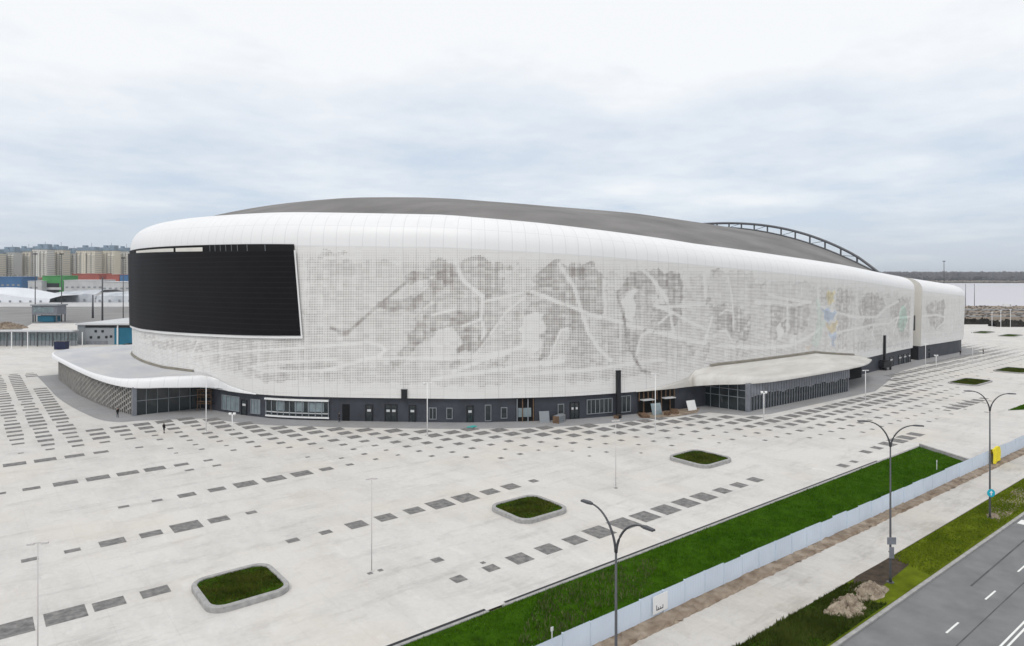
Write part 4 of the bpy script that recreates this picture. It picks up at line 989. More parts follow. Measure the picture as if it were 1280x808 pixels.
plaza_mast(27.9,54.6,8.2,'thin pale lamp standing alone on open plaza between the two nearest planters','pole_grey',.3)
plaza_mast(62.5,57.6,8.2,'thin pale lamp on open plaza between second and third planters','pole_grey',.3)
plaza_mast(3.7,54.4,8.5,'thin pale lamp at the bottom left corner of the photo','pole_grey',.4)
plaza_mast(144.5,64.1,6.6,'white lamp in front of the far end of the right pavilion')
plaza_mast(206.4,75.5,7.4,'white lamp before the gap between arena and end block')
plaza_mast(232.3,72.3,10,'white lamp mast right of the end block, farthest along the facade')
def low_lamp(a, b, h, label):
    th = thing('low_lamp', label, 'lamp post', (a,b,0), -YAW, 'short twin head lamps on the plaza')
    mb = MB(); mb.tube([(0,0,0),(0,0,h)], .08, 8); part(mb, 'pole', M['pole_white'], th, True)
    for s in (-1,1):
        mb = MB(); mb.tube([(s*.36,0,h-.1),(s*.36,0,h+.28)], [.2,.26], 10); part(mb, 'lamp_head', M['pole_white'], th, True)
    mb = MB(); mb.box(-.36,.36,-.05,.05,h-.12,h-.02); part(mb, 'crossbar', M['pole_white'], th)
low_lamp(34.7,117.9,2.9,'short twin headed white lamp by the left entrance, right of the tall mast')
low_lamp(111.3,67,5.1,'twin headed white lamp before the corner of the right pavilion')
low_lamp(214.1,75.6,3.4,'short twin headed white lamp before the end block')

# ------------------------------------------------------------------ hoarding along the pavement
hf = thing('hoarding_fence', 'long pale blue metal hoarding along the pavement', 'fence', (31,33.6,0))
FL = [(-20,34.1),(31,33.75),(56.5,33.4),(79.5,32.8),(110.8,32.25),(130,31.9),(200,31.7)]
fx = np.array([p[0] for p in FL]); fy = np.array([p[1] for p in FL])
k = 0; a = 8.
while a < 190:
    w = 2.6 if a < 90 else 4.2
    z1 = 1.95+.06*random.uniform(-1,1); jo = .05*random.uniform(-1,1)
    p0 = (a-31, np.interp(a,fx,fy)-33.6+jo); p1 = (a+w-.05-31, np.interp(a+w,fx,fy)-33.6+jo)
    mb = MB(); n = 16; pts = []
    for i in range(n+1):
        f = i/n; off = .012*(i % 2); pts.append((p0[0]+(p1[0]-p0[0])*f, p0[1]+(p1[1]-p0[1])*f-off))
    mb.grid([[(x,y,.18) for x,y in pts],[(x,y,z1) for x,y in pts]]); mb.grid([[(x,y+.03,.18) for x,y in pts],[(x,y+.03,z1) for x,y in pts]])
    mb.box(p0[0]-.03,p0[0]+.03,p0[1]-.05,p0[1]+.12,0,z1-.02)
    part(mb, 'fence_panel', M['hoarding'], hf)
    a += w; k += 1
mb = MB(); mb.grid([[(x-31,np.interp(x,fx,fy)-33.6+.1,.9) for x in np.arange(8,190,4)],[(x-31,np.interp(x,fx,fy)-33.6+.16,1.0) for x in np.arange(8,190,4)]]); part(mb, 'rail', M['steel'], hf)
for a0 in np.arange(9.5, 190, 7.):
    mb = MB(); y = np.interp(a0,fx,fy)-33.6; mb.box(a0-31-.3,a0-31+.3,y+.15,y+.75,0,.3); part(mb, 'foot_block', M['kerb'], hf)
a = 41.3; y = np.interp(a,fx,fy)
sg = thing('notice_board', 'white notice with a small dark drawing fixed to the pale hoarding', 'sign', (a,y-.12,1.05))
mb = MB(); mb.box(-.85,.85,-.02,.02,-.62,.72); part(mb, 'board', M['pole_white'], sg)
mb = MB()
for x0,x1,z0,z1 in ((-.5,-.44,-.4,.0),(-.44,.3,-.4,-.33),(.24,.3,-.33,-.12),(-.3,-.24,-.33,-.18),(-.05,.0,-.33,-.2)): mb.box(x0,x1,-.03,-.02,z0,z1)
part(mb, 'drawing', M['dark'], sg)
a, b = 111.4, 32.05
yb = thing('yellow_sheet', 'bright yellow sheet hung over the hoarding at right', 'sheet', (a,b,0))
mb = MB(); rows = []
for k in range(9):
    z = 2.15-1.9*k/8; rows.append([(x, -.2-.06*math.sin(x*4+k*.6)-.02*k, z+.1*math.sin(x*2.2)) for x in np.linspace(-1.6,1.6,13)])
mb.grid(rows); mb.grid([[(x,.12+.0*x,1.4) for x in np.linspace(-1.6,1.6,13)],[(x,.02,2.16+.1*math.sin(x*2.2)) for x in np.linspace(-1.6,1.6,13)], rows[0]])
part(mb, 'sheet', M['yellow'], yb, True)
def stake(a, b, h, label):
    th = thing('marker_post', label, 'post', (a,b,.05)); mb = MB(); mb.tube([(0,0,0),(0,0,h)], .045, 6); part(mb, 'post', M['pole_white'], th)
    mb = MB(); mb.box(-.12,.12,-.02,.02,h-.28,h); part(mb, 'plate', M['pole_white'], th)
stake(*G(690,808), 1.3, 'short white marker post in the lawn at the bottom edge'); stake(*G(1171,588), 1.3, 'short white marker post in the lawn near its far tip')

# ------------------------------------------------------------------ people
def person(a, b, h, rz, label, stride=.18, coat='coat', carry=False):
    me = bpy.data.meshes.new('person'); s = h/1.75
    J = {'pel':(0,0,.95),'wst':(0,0,1.1),'chs':(0,.0,1.32),'nek':(0,.01,1.5),'hd0':(0,.0,1.58),'hd1':(0,-.01,1.7),
         'sl':(.17,0,1.42),'el':(.24,.02,1.15),'wl':(.24,-.08,.92),'fl':(.235,-.12,.83),'sr':(-.17,0,1.42),'er':(-.24,.04,1.15),'wr':(-.23,-.04,.92),'fr':(-.225,-.08,.83),
         'hl':(.09,0,.9),'kl':(.10,-stride*.5,.5),'al':(.10,-stride,.09),'tl':(.10,-stride-.16,.04),'hr':(-.09,0,.9),'kr':(-.10,stride*.25,.5),'ar':(-.10,stride,.1),'tr':(-.10,stride-.15,.04)}
    Rr = dict(pel=.14,wst=.135,chs=.16,nek=.06,hd0=.085,hd1=.095,sl=.075,el=.055,wl=.04,fl=.035,sr=.075,er=.055,wr=.04,fr=.035,hl=.095,kl=.065,al=.048,tl=.04,hr=.095,kr=.065,ar=.048,tr=.04)
    E = [('pel','wst'),('wst','chs'),('chs','nek'),('nek','hd0'),('hd0','hd1'),('chs','sl'),('sl','el'),('el','wl'),('wl','fl'),('chs','sr'),('sr','er'),('er','wr'),('wr','fr'),
         ('pel','hl'),('hl','kl'),('kl','al'),('al','tl'),('pel','hr'),('hr','kr'),('kr','ar'),('ar','tr')]
    ks = list(J); me.from_pydata([tuple(c*s for c in J[k]) for k in ks], [(ks.index(x),ks.index(y)) for x,y in E], [])
    o = bpy.data.objects.new('person', me); COL.objects.link(o)
    o.modifiers.new('s','SKIN'); sv = me.skin_vertices[0].data
    for i, k in enumerate(ks): sv[i].radius = (Rr[k]*s, Rr[k]*s)
    sv[0].use_root = True
    sub = o.modifiers.new('d','SUBSURF'); sub.levels = sub.render_levels = 1
    dg = bpy.context.evaluated_depsgraph_get(); new = bpy.data.meshes.new_from_object(o.evaluated_get(dg)); o.modifiers.clear(); o.data = new
    for m in ('skin', coat, 'trousers', 'hair'): new.materials.append(M[m])
    for p in new.polygons:
        z = p.center.z/s; x = abs(p.center.x/s)
        p.material_index = 3 if (z > 1.67 or (z > 1.56 and p.center.y > .02*s)) else 0 if (z > 1.5 or (z < .9 and x > .19)) else 1 if z > .86 else 2
        p.use_smooth = True
    o.location = (a,b,0); o.rotation_euler = (0,0,rz); tag(o, label, 'person')
    if carry:
        mb = MB(); mb.box(-.34,-.16,-.2,.14,.55,.83); mb.tube([(-.25,-.1,.83),(-.25,-.06,.9),(-.25,.0,.83)], .015, 5); c = mb.build('bag', M['dark']); c.parent = o
    return o
person(*G(205,542), 1.8, 2.2, 'person in a black coat walking alone on the plaza before the left entrance')
person(*G(147,522), 1.75, .5, 'person in dark clothes standing by the lattice wall of the left entrance', .06)
person(*G(424,528), 1.75, 1.2, 'person in dark clothes at the open dark doorway beside the shopfront', .1)
person(*G(1200.5,444.5), 1.75, -.6, 'person in dark clothes standing at the right corner of the end block', .08)
person(*G(1229,443), 1.8, .8, 'person in dark clothes walking on the plaza right of the end block', .16)

# ------------------------------------------------------------------ building leftovers along the wall
def lean(px, py, w, h, label, m, name='sheet_panel', n=2):
    a, b = G(px, py); s = s_at(px); nn = nrm(s); th = thing(name, label, 'panel', (a,b,0), math.atan2(nn[0], -nn[1]))
    mb = MB(); 
    for k in range(n):
        d = .06*k; mb.add([(-w/2,d,0),(w/2,d,0),(w/2,d+.6,h),(-w/2,d+.6,h),(-w/2,d+.05,0),(w/2,d+.05,0),(w/2,d+.65,h),(-w/2,d+.65,h)],[(0,1,2,3),(4,7,6,5),(0,4,5,1),(1,5,6,2),(2,6,7,3),(3,7,4,0)])
    part(mb, 'sheets', m, th); mb = MB(); mb.tube([(-w*.3,.7,0),(-w*.3,.5,h*.8)], .04, 5); part(mb, 'prop', M['wood'], th)
lean(681,528.5,1.8,1.9,'pale grey panel leaning on the dark plinth, left of the grey crate stack',M['frame'])
lean(866,513,2.2,1.8,'white panel leaning beside the left side of the right pavilion',M['white'])
lean(822,519,2.2,2.1,'pale glass sheets leaning in front of the timber opening',M['pale_glass'])
def crate(px, py, w, d, h, label, m):
    a, b = G(px, py); th = thing('crate', label, 'crate', (a,b,0), random.uniform(0,1))
    mb = MB()
    for k in range(4): mb.box(-w/2,w/2,-d/2,d/2,k*h/4+.01,(k+1)*h/4-.05)
    part(mb, 'boards', m, th)
    for x in (-w/2-.03,w/2): mb = MB(); mb.box(x,x+.03,-d/2-.03,d/2+.03,0,h); part(mb, 'batten', M['wood'], th)
crate(699,528,2.4,1.2,1.3,'low grey crate stack against the plinth right of the leaning panel',M['frame'])
crate(772,523,1.,1.,.6,'small dark crate at the foot of the tall duct',M['dark'])
crate(805,521,2.6,1.4,.5,'low pallet of timber before the timber opening',M['wood'])
crate(843,515.5,3.2,1.4,.4,'long pallet of brown boards between glass sheets and white panel',M['wood'])
crate(834,519,.9,.8,.7,'small brown box right of the leaning glass sheets',M['wood'])
a, b = G(590,534); th = thing('tarpaulin', 'small turquoise sheet lying on the paving before the dark plinth', 'sheet', (a,b,0), .4)
mb = MB(); mb.grid([[(x,y,.06+.08*math.sin(x*3)*math.cos(y*4)) for x in np.linspace(-.9,.9,9)] for y in np.linspace(-.6,.6,7)]); part(mb, 'cloth', mat('turquoise cloth', (.05,.38,.36), .7), th, True)
q_ = [G(*p) for p in ((795,517),(840,512),(875,510),(872,516),(845,521),(800,523))]; mb = MB(); mb.add([(p[0],p[1],.013) for p in q_], [tuple(range(5,-1,-1))]); setting(mb.build('dirt_spill', M['dirt']))
# timber scaffold under the left canopy
a, b = G(257,513); th = thing('scaffold', 'brown timber scaffold standing under the left canopy', 'scaffold', (a,b,0), -YAW)
for x in (-1.3,1.3):
    for y in (-.6,.6): mb = MB(); mb.tube([(x,y,0),(x,y,4.0)], .07, 6); part(mb, 'upright', M['wood'], th)
for z in (1.3,2.6,3.6): mb = MB(); mb.box(-1.4,1.4,-.7,.7,z,z+.1); mb.box(-1.4,1.4,-.72,-.68,z+.4,z+.6); part(mb, 'deck', M['wood'], th)
# site generator by the dark pole at right
a, b = G(1101,462); th = thing('site_machine', 'dark site machine on wheels at the foot of the tall dark duct at right', 'machine', (a,b-1,0), -.1)
mb = MB(); mb.box(-2,2,-.9,.9,.7,2.3); mb.box(-1.2,1.4,-.7,.7,2.3,2.7); part(mb, 'housing', M['dark'], th)
for x in (-1.2,1.2):
    for y in (-.95,.95): mb = MB(); mb.tube([(x,y-.12,.4),(x,y+.12,.4)], .4, 12); part(mb, 'wheel', M['void'], th)
mb = MB(); mb.tube([(2,0,.8),(3.1,0,.6)], .07, 6); part(mb, 'drawbar', M['steel'], th)

# ------------------------------------------------------------------ left background
SV = -YAW
# long shelter with a white roof line at the edge of the plaza
d = 252; wl = 260/1.; a, b = at(20, d)
fw = thing('perimeter_shelter', 'long open shelter with a white roof line and grey panels behind the plaza at left', 'shelter', (a,b,0), SV)
x0 = (-160-20)/F*d; x1 = (93-20)/F*d
mb = MB(); mb.box(x0,x1,-1.2,2.6,5.4,5.9); part(mb, 'roof', M['shed'], fw)
mb = MB(); mb.box(x0,x1,1.6,1.75,0.1,1.9); mb.box(x0,x1,1.6,1.75,4.7,5.39); part(mb, 'lower_wall', M['greywall'], fw)
mb = MB(); mb.box(x0,x1,1.66,1.7,1.9,4.7); part(mb, 'screen_panels', M['pale_glass'], fw)
for x in np.arange(x0, x1+.1, 5.6): mb = MB(); mb.box(x-.13,x+.13,-1.,-.74,0,5.4); part(mb, 'post', M['steel'], fw)
for x in np.arange(x0, x1, 1.4): mb = MB(); mb.box(x-.04,x+.04,1.5,1.6,0,4.7); mb2 = mb; part(mb, 'picket', M['steel'], fw) if x > x0+40 else None
# grey service building with a blue end
d = 258; a, b = at(131, d)
sb = thing('service_building', 'long low grey building with pale roof, small dark windows and a blue end', 'building', (a,b,0), SV)
xl, xr = (97-131)/F*d, (215-131)/F*d; xm = (143-131)/F*d
mb = MB(); mb.box(xl+2.8,xm,0,34,0,7.4); part(mb, 'wall', M['greywall'], sb)
mb = MB(); mb.box(xm,xr,-.05,34,0,7.4); part(mb, 'blue_wall', M['teal'], sb)
mb = MB(); mb.box(xl,xl+2.8,-.1,34,0,7.35); part(mb, 'end_wall', M['frame'], sb)
mb = MB(); mb.box(xl-.4,xr,-.8,34.5,7.42,8.0); part(mb, 'roof', M['shed'], sb)
mb = MB(); mb.box(xl+3,xr,-.15,-.08,6.4,7.38); part(mb, 'fascia', M['dark'], sb)
for x, z in ((-3.4,4.6),(-.8,4.6),(-5.2,2.3),(-2.3,2.3),(.6,2.4),(2.4,2.6)): mb = MB(); mb.box(x-.45,x+.45,-.12,-.02,z,z+.9); part(mb, 'window', M['dark'], sb)
mb = MB(); mb.box(xm+1.2,xm+1.6,-.4,-.1,0,7.3); part(mb, 'downpipe', M['pole_white'], sb)
for x in (xl+3.4,): mb = MB(); mb.box(x,x+8,-.14,-.06,0,1.4); part(mb, 'base_course', M['slat'], sb)
# navy container
a, b = G(77,437); th = thing('container', 'navy skip container standing on the plaza before the shelter at left', 'container', (a,b,0), SV+.05)
mb = MB(); mb.box(-1.9,1.9,-1.2,1.2,.15,2.7); part(mb, 'body', M['navy'], th)
mb = MB()
for x in np.arange(-1.7,1.8,.42): mb.box(x-.07,x+.07,-1.26,-1.2,.2,2.6)
part(mb, 'ribs', M['navy'], th); mb = MB(); mb.box(-2,2,-1.3,1.3,2.71,2.85); part(mb, 'lid', M['dark'], th)
# parked dark car seen past the canopy
def car(a, b, rz, m, label, group, name='parked_car'):
    th = thing(name, label, 'car', (a,b,0), rz, group)
    prof = [(-2.1,.35),(-2.15,.75),(-2.0,.9),(-1.2,1.0),(-.6,1.42),(.8,1.45),(1.5,1.02),(2.05,.9),(2.15,.6),(2.1,.35)]
    mb = MB(); rows = [[(x,y*(1-.12*max(0,(z-.9)/.5)),z) for x,z in prof] for y in (-.85,.85)]; mb.grid(rows, 0, True)
    mb.add(rows[0], [tuple(range(9,-1,-1))]); mb.add(rows[1], [tuple(range(10))]); part(mb, 'body', m, th)
    mb = MB(); mb.add([(-1.1,.866,1.03),(-.58,.82,1.36),(.75,.82,1.38),(1.3,.866,1.04),(-1.1,-.866,1.03),(-.58,-.82,1.36),(.75,-.82,1.38),(1.3,-.866,1.04)],[(0,1,2,3),(7,6,5,4)])
    mb.add([(-1.22,-.7,1.01),(-1.22,.7,1.01),(-.64,.68,1.41),(-.64,-.68,1.41),(1.52,-.7,1.03),(1.52,.7,1.03),(.84,.68,1.44),(.84,-.68,1.44)],[(0,3,2,1),(4,5,6,7)]); part(mb, 'glazing', M['glass'], th)
    for x in (-1.3,1.3):
        for y in (-.8,.8): mb = MB(); mb.tube([(x,y-.1,.32),(x,y+.1,.32)], .32, 12); part(mb, 'wheel', M['void'], th)
    return th
car(*at(160,248), SV+1.2, mat('black car paint', (.015,.016,.02), .3), 'dark car parked by the left edge of the arena above the canopy', None)
# raised cabin on legs
d = 385; a, b = at(61.5, d); th = thing('control_cabin', 'raised blue grey cabin on legs standing in the grey yard', 'cabin', (a,b,0), SV)
mb = MB(); mb.box(-7.,7.,-4,4,4.2,9.2); part(mb, 'cabin_wall', M['slat'], th)
mb = MB(); mb.box(-7.6,7.6,-4.6,4.6,9.25,10.); part(mb, 'roof', M['greywall'], th)
mb = MB(); mb.box(-6.2,5.2,-4.1,-4.0,5.6,8.6); part(mb, 'window', M['pale_glass'], th)
for x in (-6.6,6.6):
    for y in (-3.6,3.6): mb = MB(); mb.box(x-.25,x+.25,y-.25,y+.25,0,4.2); part(mb, 'leg', M['steel'], th)
mb = MB(); mb.box(-4.5,4.5,-3,3,.3,3.6); part(mb, 'lower_room', M['teal'], th)
# tall floodlight masts in the yard
def mast(px, ytop, d, label, head=True, r=.22):
    a, b = at(px, d); h = hz(ytop, d); th = thing('light_mast', label, 'light mast', (a,b,0), SV, 'tall lighting masts')
    mb = MB(); mb.tube([(0,0,0),(0,0,h)], [r*1.3,r*.8], 8); part(mb, 'pole', M['lamp'], th, True)
    if head:
        mb = MB(); mb.box(-1.1,1.1,-.3,.3,h-.2,h+.5); part(mb, 'lamp_head', M['lamp'], th)
mast(44,318,385,'left of the two tall masts flanking the raised cabin'); mast(77,318,388,'right of the two tall masts flanking the raised cabin')
mast(128,347,300,'dark mast standing behind the roof of the low grey building',False,.35); mast(154,323,420,'thin mast close to the left edge of the arena')
mast(116,369,420,'stout dark post at the far side of the yard',False,.5)
for i, px in enumerate((14.5,34.5,103,146.5)):
    a, b = at(px, 243); th = thing('white_post', ['white post before the shelter, nearest the photo edge','white post before the shelter, second from the left edge','white post at the right end of the shelter','white post before the blue end of the low grey building'][i], 'post', (a,b,0), 0, 'white posts along the plaza edge')
    mb = MB(); mb.tube([(0,0,0),(0,0,6 if i < 3 else 7.5)], .16, 8); part(mb, 'pole', M['pole_white'], th); mb = MB(); mb.tube([(0,0,0),(0,0,.12)], .4, 8); part(mb, 'base_plate', M['pole_white'], th)
# earth mound, white barrier, tents
a, b = G(8,412); o = heap(8,411,9,5,2.6,'brown earth mound in the yard at the left edge',M['dirt'],21,0)
d = 575; a, b = at(80, d); th = thing('barrier_wall', 'long low white barrier across the far side of the yard', 'barrier', (a,b,0), SV)
mb = MB(); mb.box(-120,100,-.4,.4,0,3.2); part(mb, 'wall', M['white'], th); mb = MB(); mb.box(-120,100,-.6,.6,3.21,3.5); part(mb, 'coping', M['white'], th)
def tent(pxa, pxb, d, prof, depth, label, m):
    a, b = at((pxa+pxb)/2, d); w = (pxb-pxa)/F*d; th = thing('tent_hall', label, 'tent', (a,b,0), SV, 'white tent halls beyond the yard')
    mb = MB(); n = len(prof)
    xs = np.linspace(-w/2, w/2, n); rows = []
    for k, f in enumerate((0,.05,.3,.7,1)):
        hh = (0,.72,1.,1.,.8)[k]; rows.append([(x, depth*f, hh*z) for x, z in zip(xs, prof)])
    mb.grid(rows); part(mb, 'membrane', m, th, False)
    mb = MB()
    for x in np.arange(-w/2+4, w/2-3, 9.): mb.box(x-1.,x+1.,-.1,-.02,2.2,4.4)
    part(mb, 'vent_row', M['greywall'], th)
M['tent_grey'] = mat('grey white membrane', (.30,.33,.37), .7, 0, .05, col2=(.62,.64,.67))
tent(-70,60,600,[12,14,15,15.2,15,14.5,13.5,11.5,10,9,8.5,8],60,'large smooth white tent hall at the left edge beyond the yard',M['tent'])
tent(40,118,640,[7,9,10.5,11.5,12,11.5,12.5,12.5],50,'mottled grey and white tent hall in the middle of the left background',M['tent_grey'])
tent(119,200,620,[10.5,11,10.5,11.2,11,11.5],50,'grey white tent hall next to the left edge of the arena',M['tent_grey'])
# shopping sheds far behind
def shed(pxa, pxb, ytop, d, label, m, mroof=None, depth=30, gap=None, name='warehouse'):
    a, b = at((pxa+pxb)/2, d); w = (pxb-pxa)/F*d/2; h = hz(ytop, d); th = thing(name, label, 'warehouse', (a,b,0), SV)
    mb = MB(); mb.box(-w,w,0,depth,0,h-1.2); part(mb, 'wall', m, th)
    mb = MB(); mb.prism([(-w-.3,-.5),(w+.3,-.5),(w+.3,depth),(-w-.3,depth)], h-1.18, [h-.4,h-.4,h,h]); part(mb, 'roof', mroof or m, th)
    if gap: mb = MB(); mb.box(-w*gap,w*gap,-.3,-.1,0,h*.62); part(mb, 'loading_door', M['dark'], th); mb = MB(); mb.box(-w*.9,w*.9,-.9,-.4,h*.30,h*.42); part(mb, 'door_canopy', M['shed'], th)
    else:
        mb = MB()
        for x in np.arange(-w+2, w-2, 7): mb.box(x,x+3.4,-.2,-.05,h*.5,h*.6)
        part(mb, 'window_strip', M['greywall'], th)
shed(-60,27,346,900,'big blue warehouse at the left edge of the background',M['blue'])
shed(53,79,344.5,880,'bright green warehouse with a dark entrance in the left background',M['green'],gap=.62)
shed(35,52,351,870,'small white shed between the blue and green warehouses',M['shed'])
shed(80,127,350,860,'long white shed right of the green warehouse',M['shed'])
shed(90,124,342,960,'long red roofed hall behind the white shed',M['red'],M['red'])
shed(133,149,343,960,'short red hall in the left background next to a blue one',M['red'],M['red'])
shed(150,175,343.5,950,'blue hall in the left background against the edge of the arena',M['blue'],M['blue'])
shed(28,52,347.5,1000,'dull brown hall showing above the small white shed',M['dirt'],M['red'])
shed(127,175,352,840,'pale low shed behind the parked cars at left',M['shed'])
# parked cars on the far lot
pal = [('white',(.6,.6,.6)),('black',(.015,.015,.018)),('red',(.35,.02,.02)),('silver',(.35,.36,.38)),('blue',(.03,.07,.25))]
cm = [mat(n+' car paint', c, .3) for n, c in pal]; proto = {}
side = ['left','middle','right']
for k in range(60):
    px = 84+ (k % 20)*4.2 + random.uniform(-1,1); d = (800,780,762)[k//20]; ci = random.randrange(5); a, b = at(px, d)
    lab = pal[ci][0]+' car parked in the far lot below the long pale sheds at left'
    if ci not in proto: proto[ci] = car(a,b,SV+1.2,cm[ci],lab,'cars parked far off beyond the tents')
    else: o = copy_tree(proto[ci]); o.location = (a,b,0); o.rotation_euler = (0,0,SV+1.2+random.uniform(-.2,.2))
# apartment towers
def tower_material(i, c):
    m = bpy.data.materials.new('apartment render'); m.use_nodes = True; T = NT(m.node_tree); b = m.node_tree.nodes['Principled BSDF']
    tc = T.n('ShaderNodeTexCoord').outputs['Object']; s = T.n('ShaderNodeSeparateXYZ'); T.link(tc, s.inputs[0])
    fx_ = T.math('ABSOLUTE', T.math('SUBTRACT', T.math('FRACT', T.math('MULTIPLY', s.outputs[0], 1/3.4)), .5)); fz = T.math('ABSOLUTE', T.math('SUBTRACT', T.math('FRACT', T.math('MULTIPLY', s.outputs[2], 1/3.0)), .5))
    w = T.math('MULTIPLY', T.math('LESS_THAN', fx_, .27), T.math('LESS_THAN', fz, .27))
    n = T.noise(tc, .05, 5); cc = T.mix(n, c, tuple(x*.72 for x in c)); cc = T.mix(T.math('MULTIPLY', w, .42), cc, (.14,.16,.2))
    T.link(cc, b.inputs['Base Color']); b.inputs['Roughness'].default_value = .8; return m
TW = [(-16,-3,311,'cream'),(-2,18,309.5,'grey'),(20,38,308.5,'cream'),(40,59,306,'pale'),(60,79,306.5,'cream'),(81,93,311,'pale'),(95,119,307.5,'cream'),(122,143,307.5,'cream'),(145,160,308.5,'pale'),(161,182,309.5,'cream')]
TC = dict(cream=(.80,.74,.61), grey=(.62,.62,.60), pale=(.80,.78,.72)); M['towerroof'] = mat('blue grey tower roof', (.24,.31,.38), .8, .2, .1)
M['shade_gap'] = mat('grey brown shadow gap', (.30,.29,.27), .6, .2, .05); M['balcony'] = mat('pale balcony fronts', (.80,.78,.72), .8, .1, .05)
TL = ['cream apartment tower mostly cut by the left edge of the photo','grey apartment tower, leftmost that shows whole','cream apartment tower second from the left edge','pale apartment tower with the tallest roof block, above the raised cabin','cream apartment tower behind the right cabin mast','narrow pale apartment tower left of the broad cream one','broad cream apartment tower in the middle of the row','cream apartment tower right of the gap in the row','pale apartment tower, last one clear of the arena','apartment tower half hidden behind the arena edge']
for i, (pa, pb, yt, c) in enumerate(TW):
    d = 1080+(i % 3)*25; a, b = at((pa+pb)/2, d); w = (pb-pa)/F*d/2; h = hz(yt+6, d); ht = hz(yt, d)
    th = thing('apartment_tower', TL[i], 'apartment block', (a,b,0), SV, 'row of apartment towers on the horizon')
    mb = MB(); mb.box(-w,w,0,18,0,h); mb.box(-w*.45,w*.1,-2.5,0,0,h-4); part(mb, 'wall', tower_material(i, TC[c]), th)
    mb = MB(); mb.box(-w-.5,w+.5,-.6,18.5,h+.01,h+1.6); mb.box(-w*.96,w*.3,1,14,h+1.6,ht-2.5); mb.box(w*.3,w*.92,2,14,h+1.6,ht+(1.0 if i % 2 else -1.5)); mb.box(-w*.5,-w*.1,4,10,ht-2.5,ht+1); part(mb, 'roof_block', M['towerroof'], th)
    for x in (-w*.93, -w*.45, w*.12, w*.58):
        mb = MB(); mb.box(x-.9,x+.9,-.12 if abs(x+w*.45) > 1 and x > w*.1 else -2.7,-.02,2,h-3); part(mb, 'shadow_gap_strip', M['shade_gap'], th)  # grey brown strips stand for shadow gaps, shade put into their colour
    for k, x in enumerate((-w*.72, w*.35, w*.78)):
        mb = MB()
        for z in np.arange(4, h-6, 3.0): mb.box(x-1.9,x+1.9,-1.4,0,z,z+1.1)
        part(mb, 'balcony_stack', M['balcony'], th)
    mb = MB(); mb.tube([(w*.3,8,ht-1),(w*.3,8,ht+5)], .25, 5); part(mb, 'aerial', M['steel'], th)
# far trees as masses
def blobs(pxa, pxb, da, db, n, h, name, m, z0=0, kind='stuff', seed=1, wide=1., lo=.55):
    rnd = np.random.default_rng(seed); mb = MB()
    ico = [(0,0,1),(.87,0,.35),(.27,.83,.4),(-.7,.5,.3),(-.7,-.5,.38),(.27,-.83,.3),(.75,.5,-.3),(-.3,.8,-.35),(-.9,0,-.4),(-.3,-.85,-.3),(.7,-.55,-.35),(0,0,-1)]
    fs = [(0,1,2),(0,2,3),(0,3,4),(0,4,5),(0,5,1),(1,6,2),(2,7,3),(3,8,4),(4,9,5),(5,10,1),(6,7,2),(7,8,3),(8,9,4),(9,10,5),(10,6,1),(11,7,6),(11,8,7),(11,9,8),(11,10,9),(11,6,10)]
    for k in range(n):
        d = rnd.uniform(da, db); a, b = at(rnd.uniform(pxa, pxb), d); hh = h*rnd.uniform(lo,1.05); r = hh*.42*rnd.uniform(.8,1.5)*wide
        jit = rnd.uniform(.75,1.25,(12,1))
        vs = np.array(ico)*jit*np.array([r,r,hh*.5])+np.array([a,b,hh*.5+z0])
        mb.add(vs.tolist(), fs)
    return setting(mb.build(name, m), kind)
M['farwood'] = mat('bare far woodland', (.05,.05,.055), .95, 0, .012, col2=(.10,.095,.10)); M['reed'] = mat('pale reeds', (.13,.11,.095), .95, 0, .02, col2=(.26,.22,.19))
M['scrub'] = mat('brown scrub', (.065,.057,.05), .95, 0, .06, col2=(.17,.15,.135))
M['paletree'] = mat('bare pale trees', (.16,.155,.14), .95, 0, .03, col2=(.27,.265,.24))
blobs(-40,200,985,1060,900,24,'far_trees',M['paletree'],seed=3)

# ------------------------------------------------------------------ right background: river, far bank, near shore
m = bpy.data.materials.new('river water'); m.use_nodes = True; T = NT(m.node_tree); bs = m.node_tree.nodes['Principled BSDF']
bs.inputs['Base Color'].default_value = (.52,.50,.53,1); bs.inputs['Roughness'].default_value = .35; bs.inputs['IOR'].default_value = 1.33
pos = T.n('ShaderNodeNewGeometry').outputs['Position']; bp = T.n('ShaderNodeBump'); bp.inputs['Strength'].default_value = .12; bp.inputs['Distance'].default_value = .3
T.link(T.noise(pos, .15, 5), bp.inputs['Height']); T.link(bp.outputs[0], bs.inputs['Normal'])
sheet([at(700,590), at(3200,590), at(3200,2450), at(700,2450)], -.03, 'river', m)
sheet([at(700,2440), at(3200,2440), at(3200,2600), at(700,2600)], .6, 'far_bank', mat('reed bank', (.22,.18,.14), .95, .2, .01))
mb = MB(); mb.grid([[(*at(px, 2600), .2) for px in (700,1500,3200)], [(*at(px, 3400), 17) for px in (700,1500,3200)], [(*at(px, 5200), 22) for px in (700,1500,3200)]]); setting(mb.build('far_hills', M['farwood']))
blobs(1080,1420,2470,2560,1500,9,'far_scrub',M['reed'],seed=15,wide=1.6)
blobs(1080,1420,2580,3300,4200,34,'far_forest',M['farwood'],seed=5,wide=1.3,lo=.86)
blobs(1080,1420,3300,3600,1500,32,'far_forest',M['farwood'],z0=13,seed=6,wide=1.3,lo=.86)
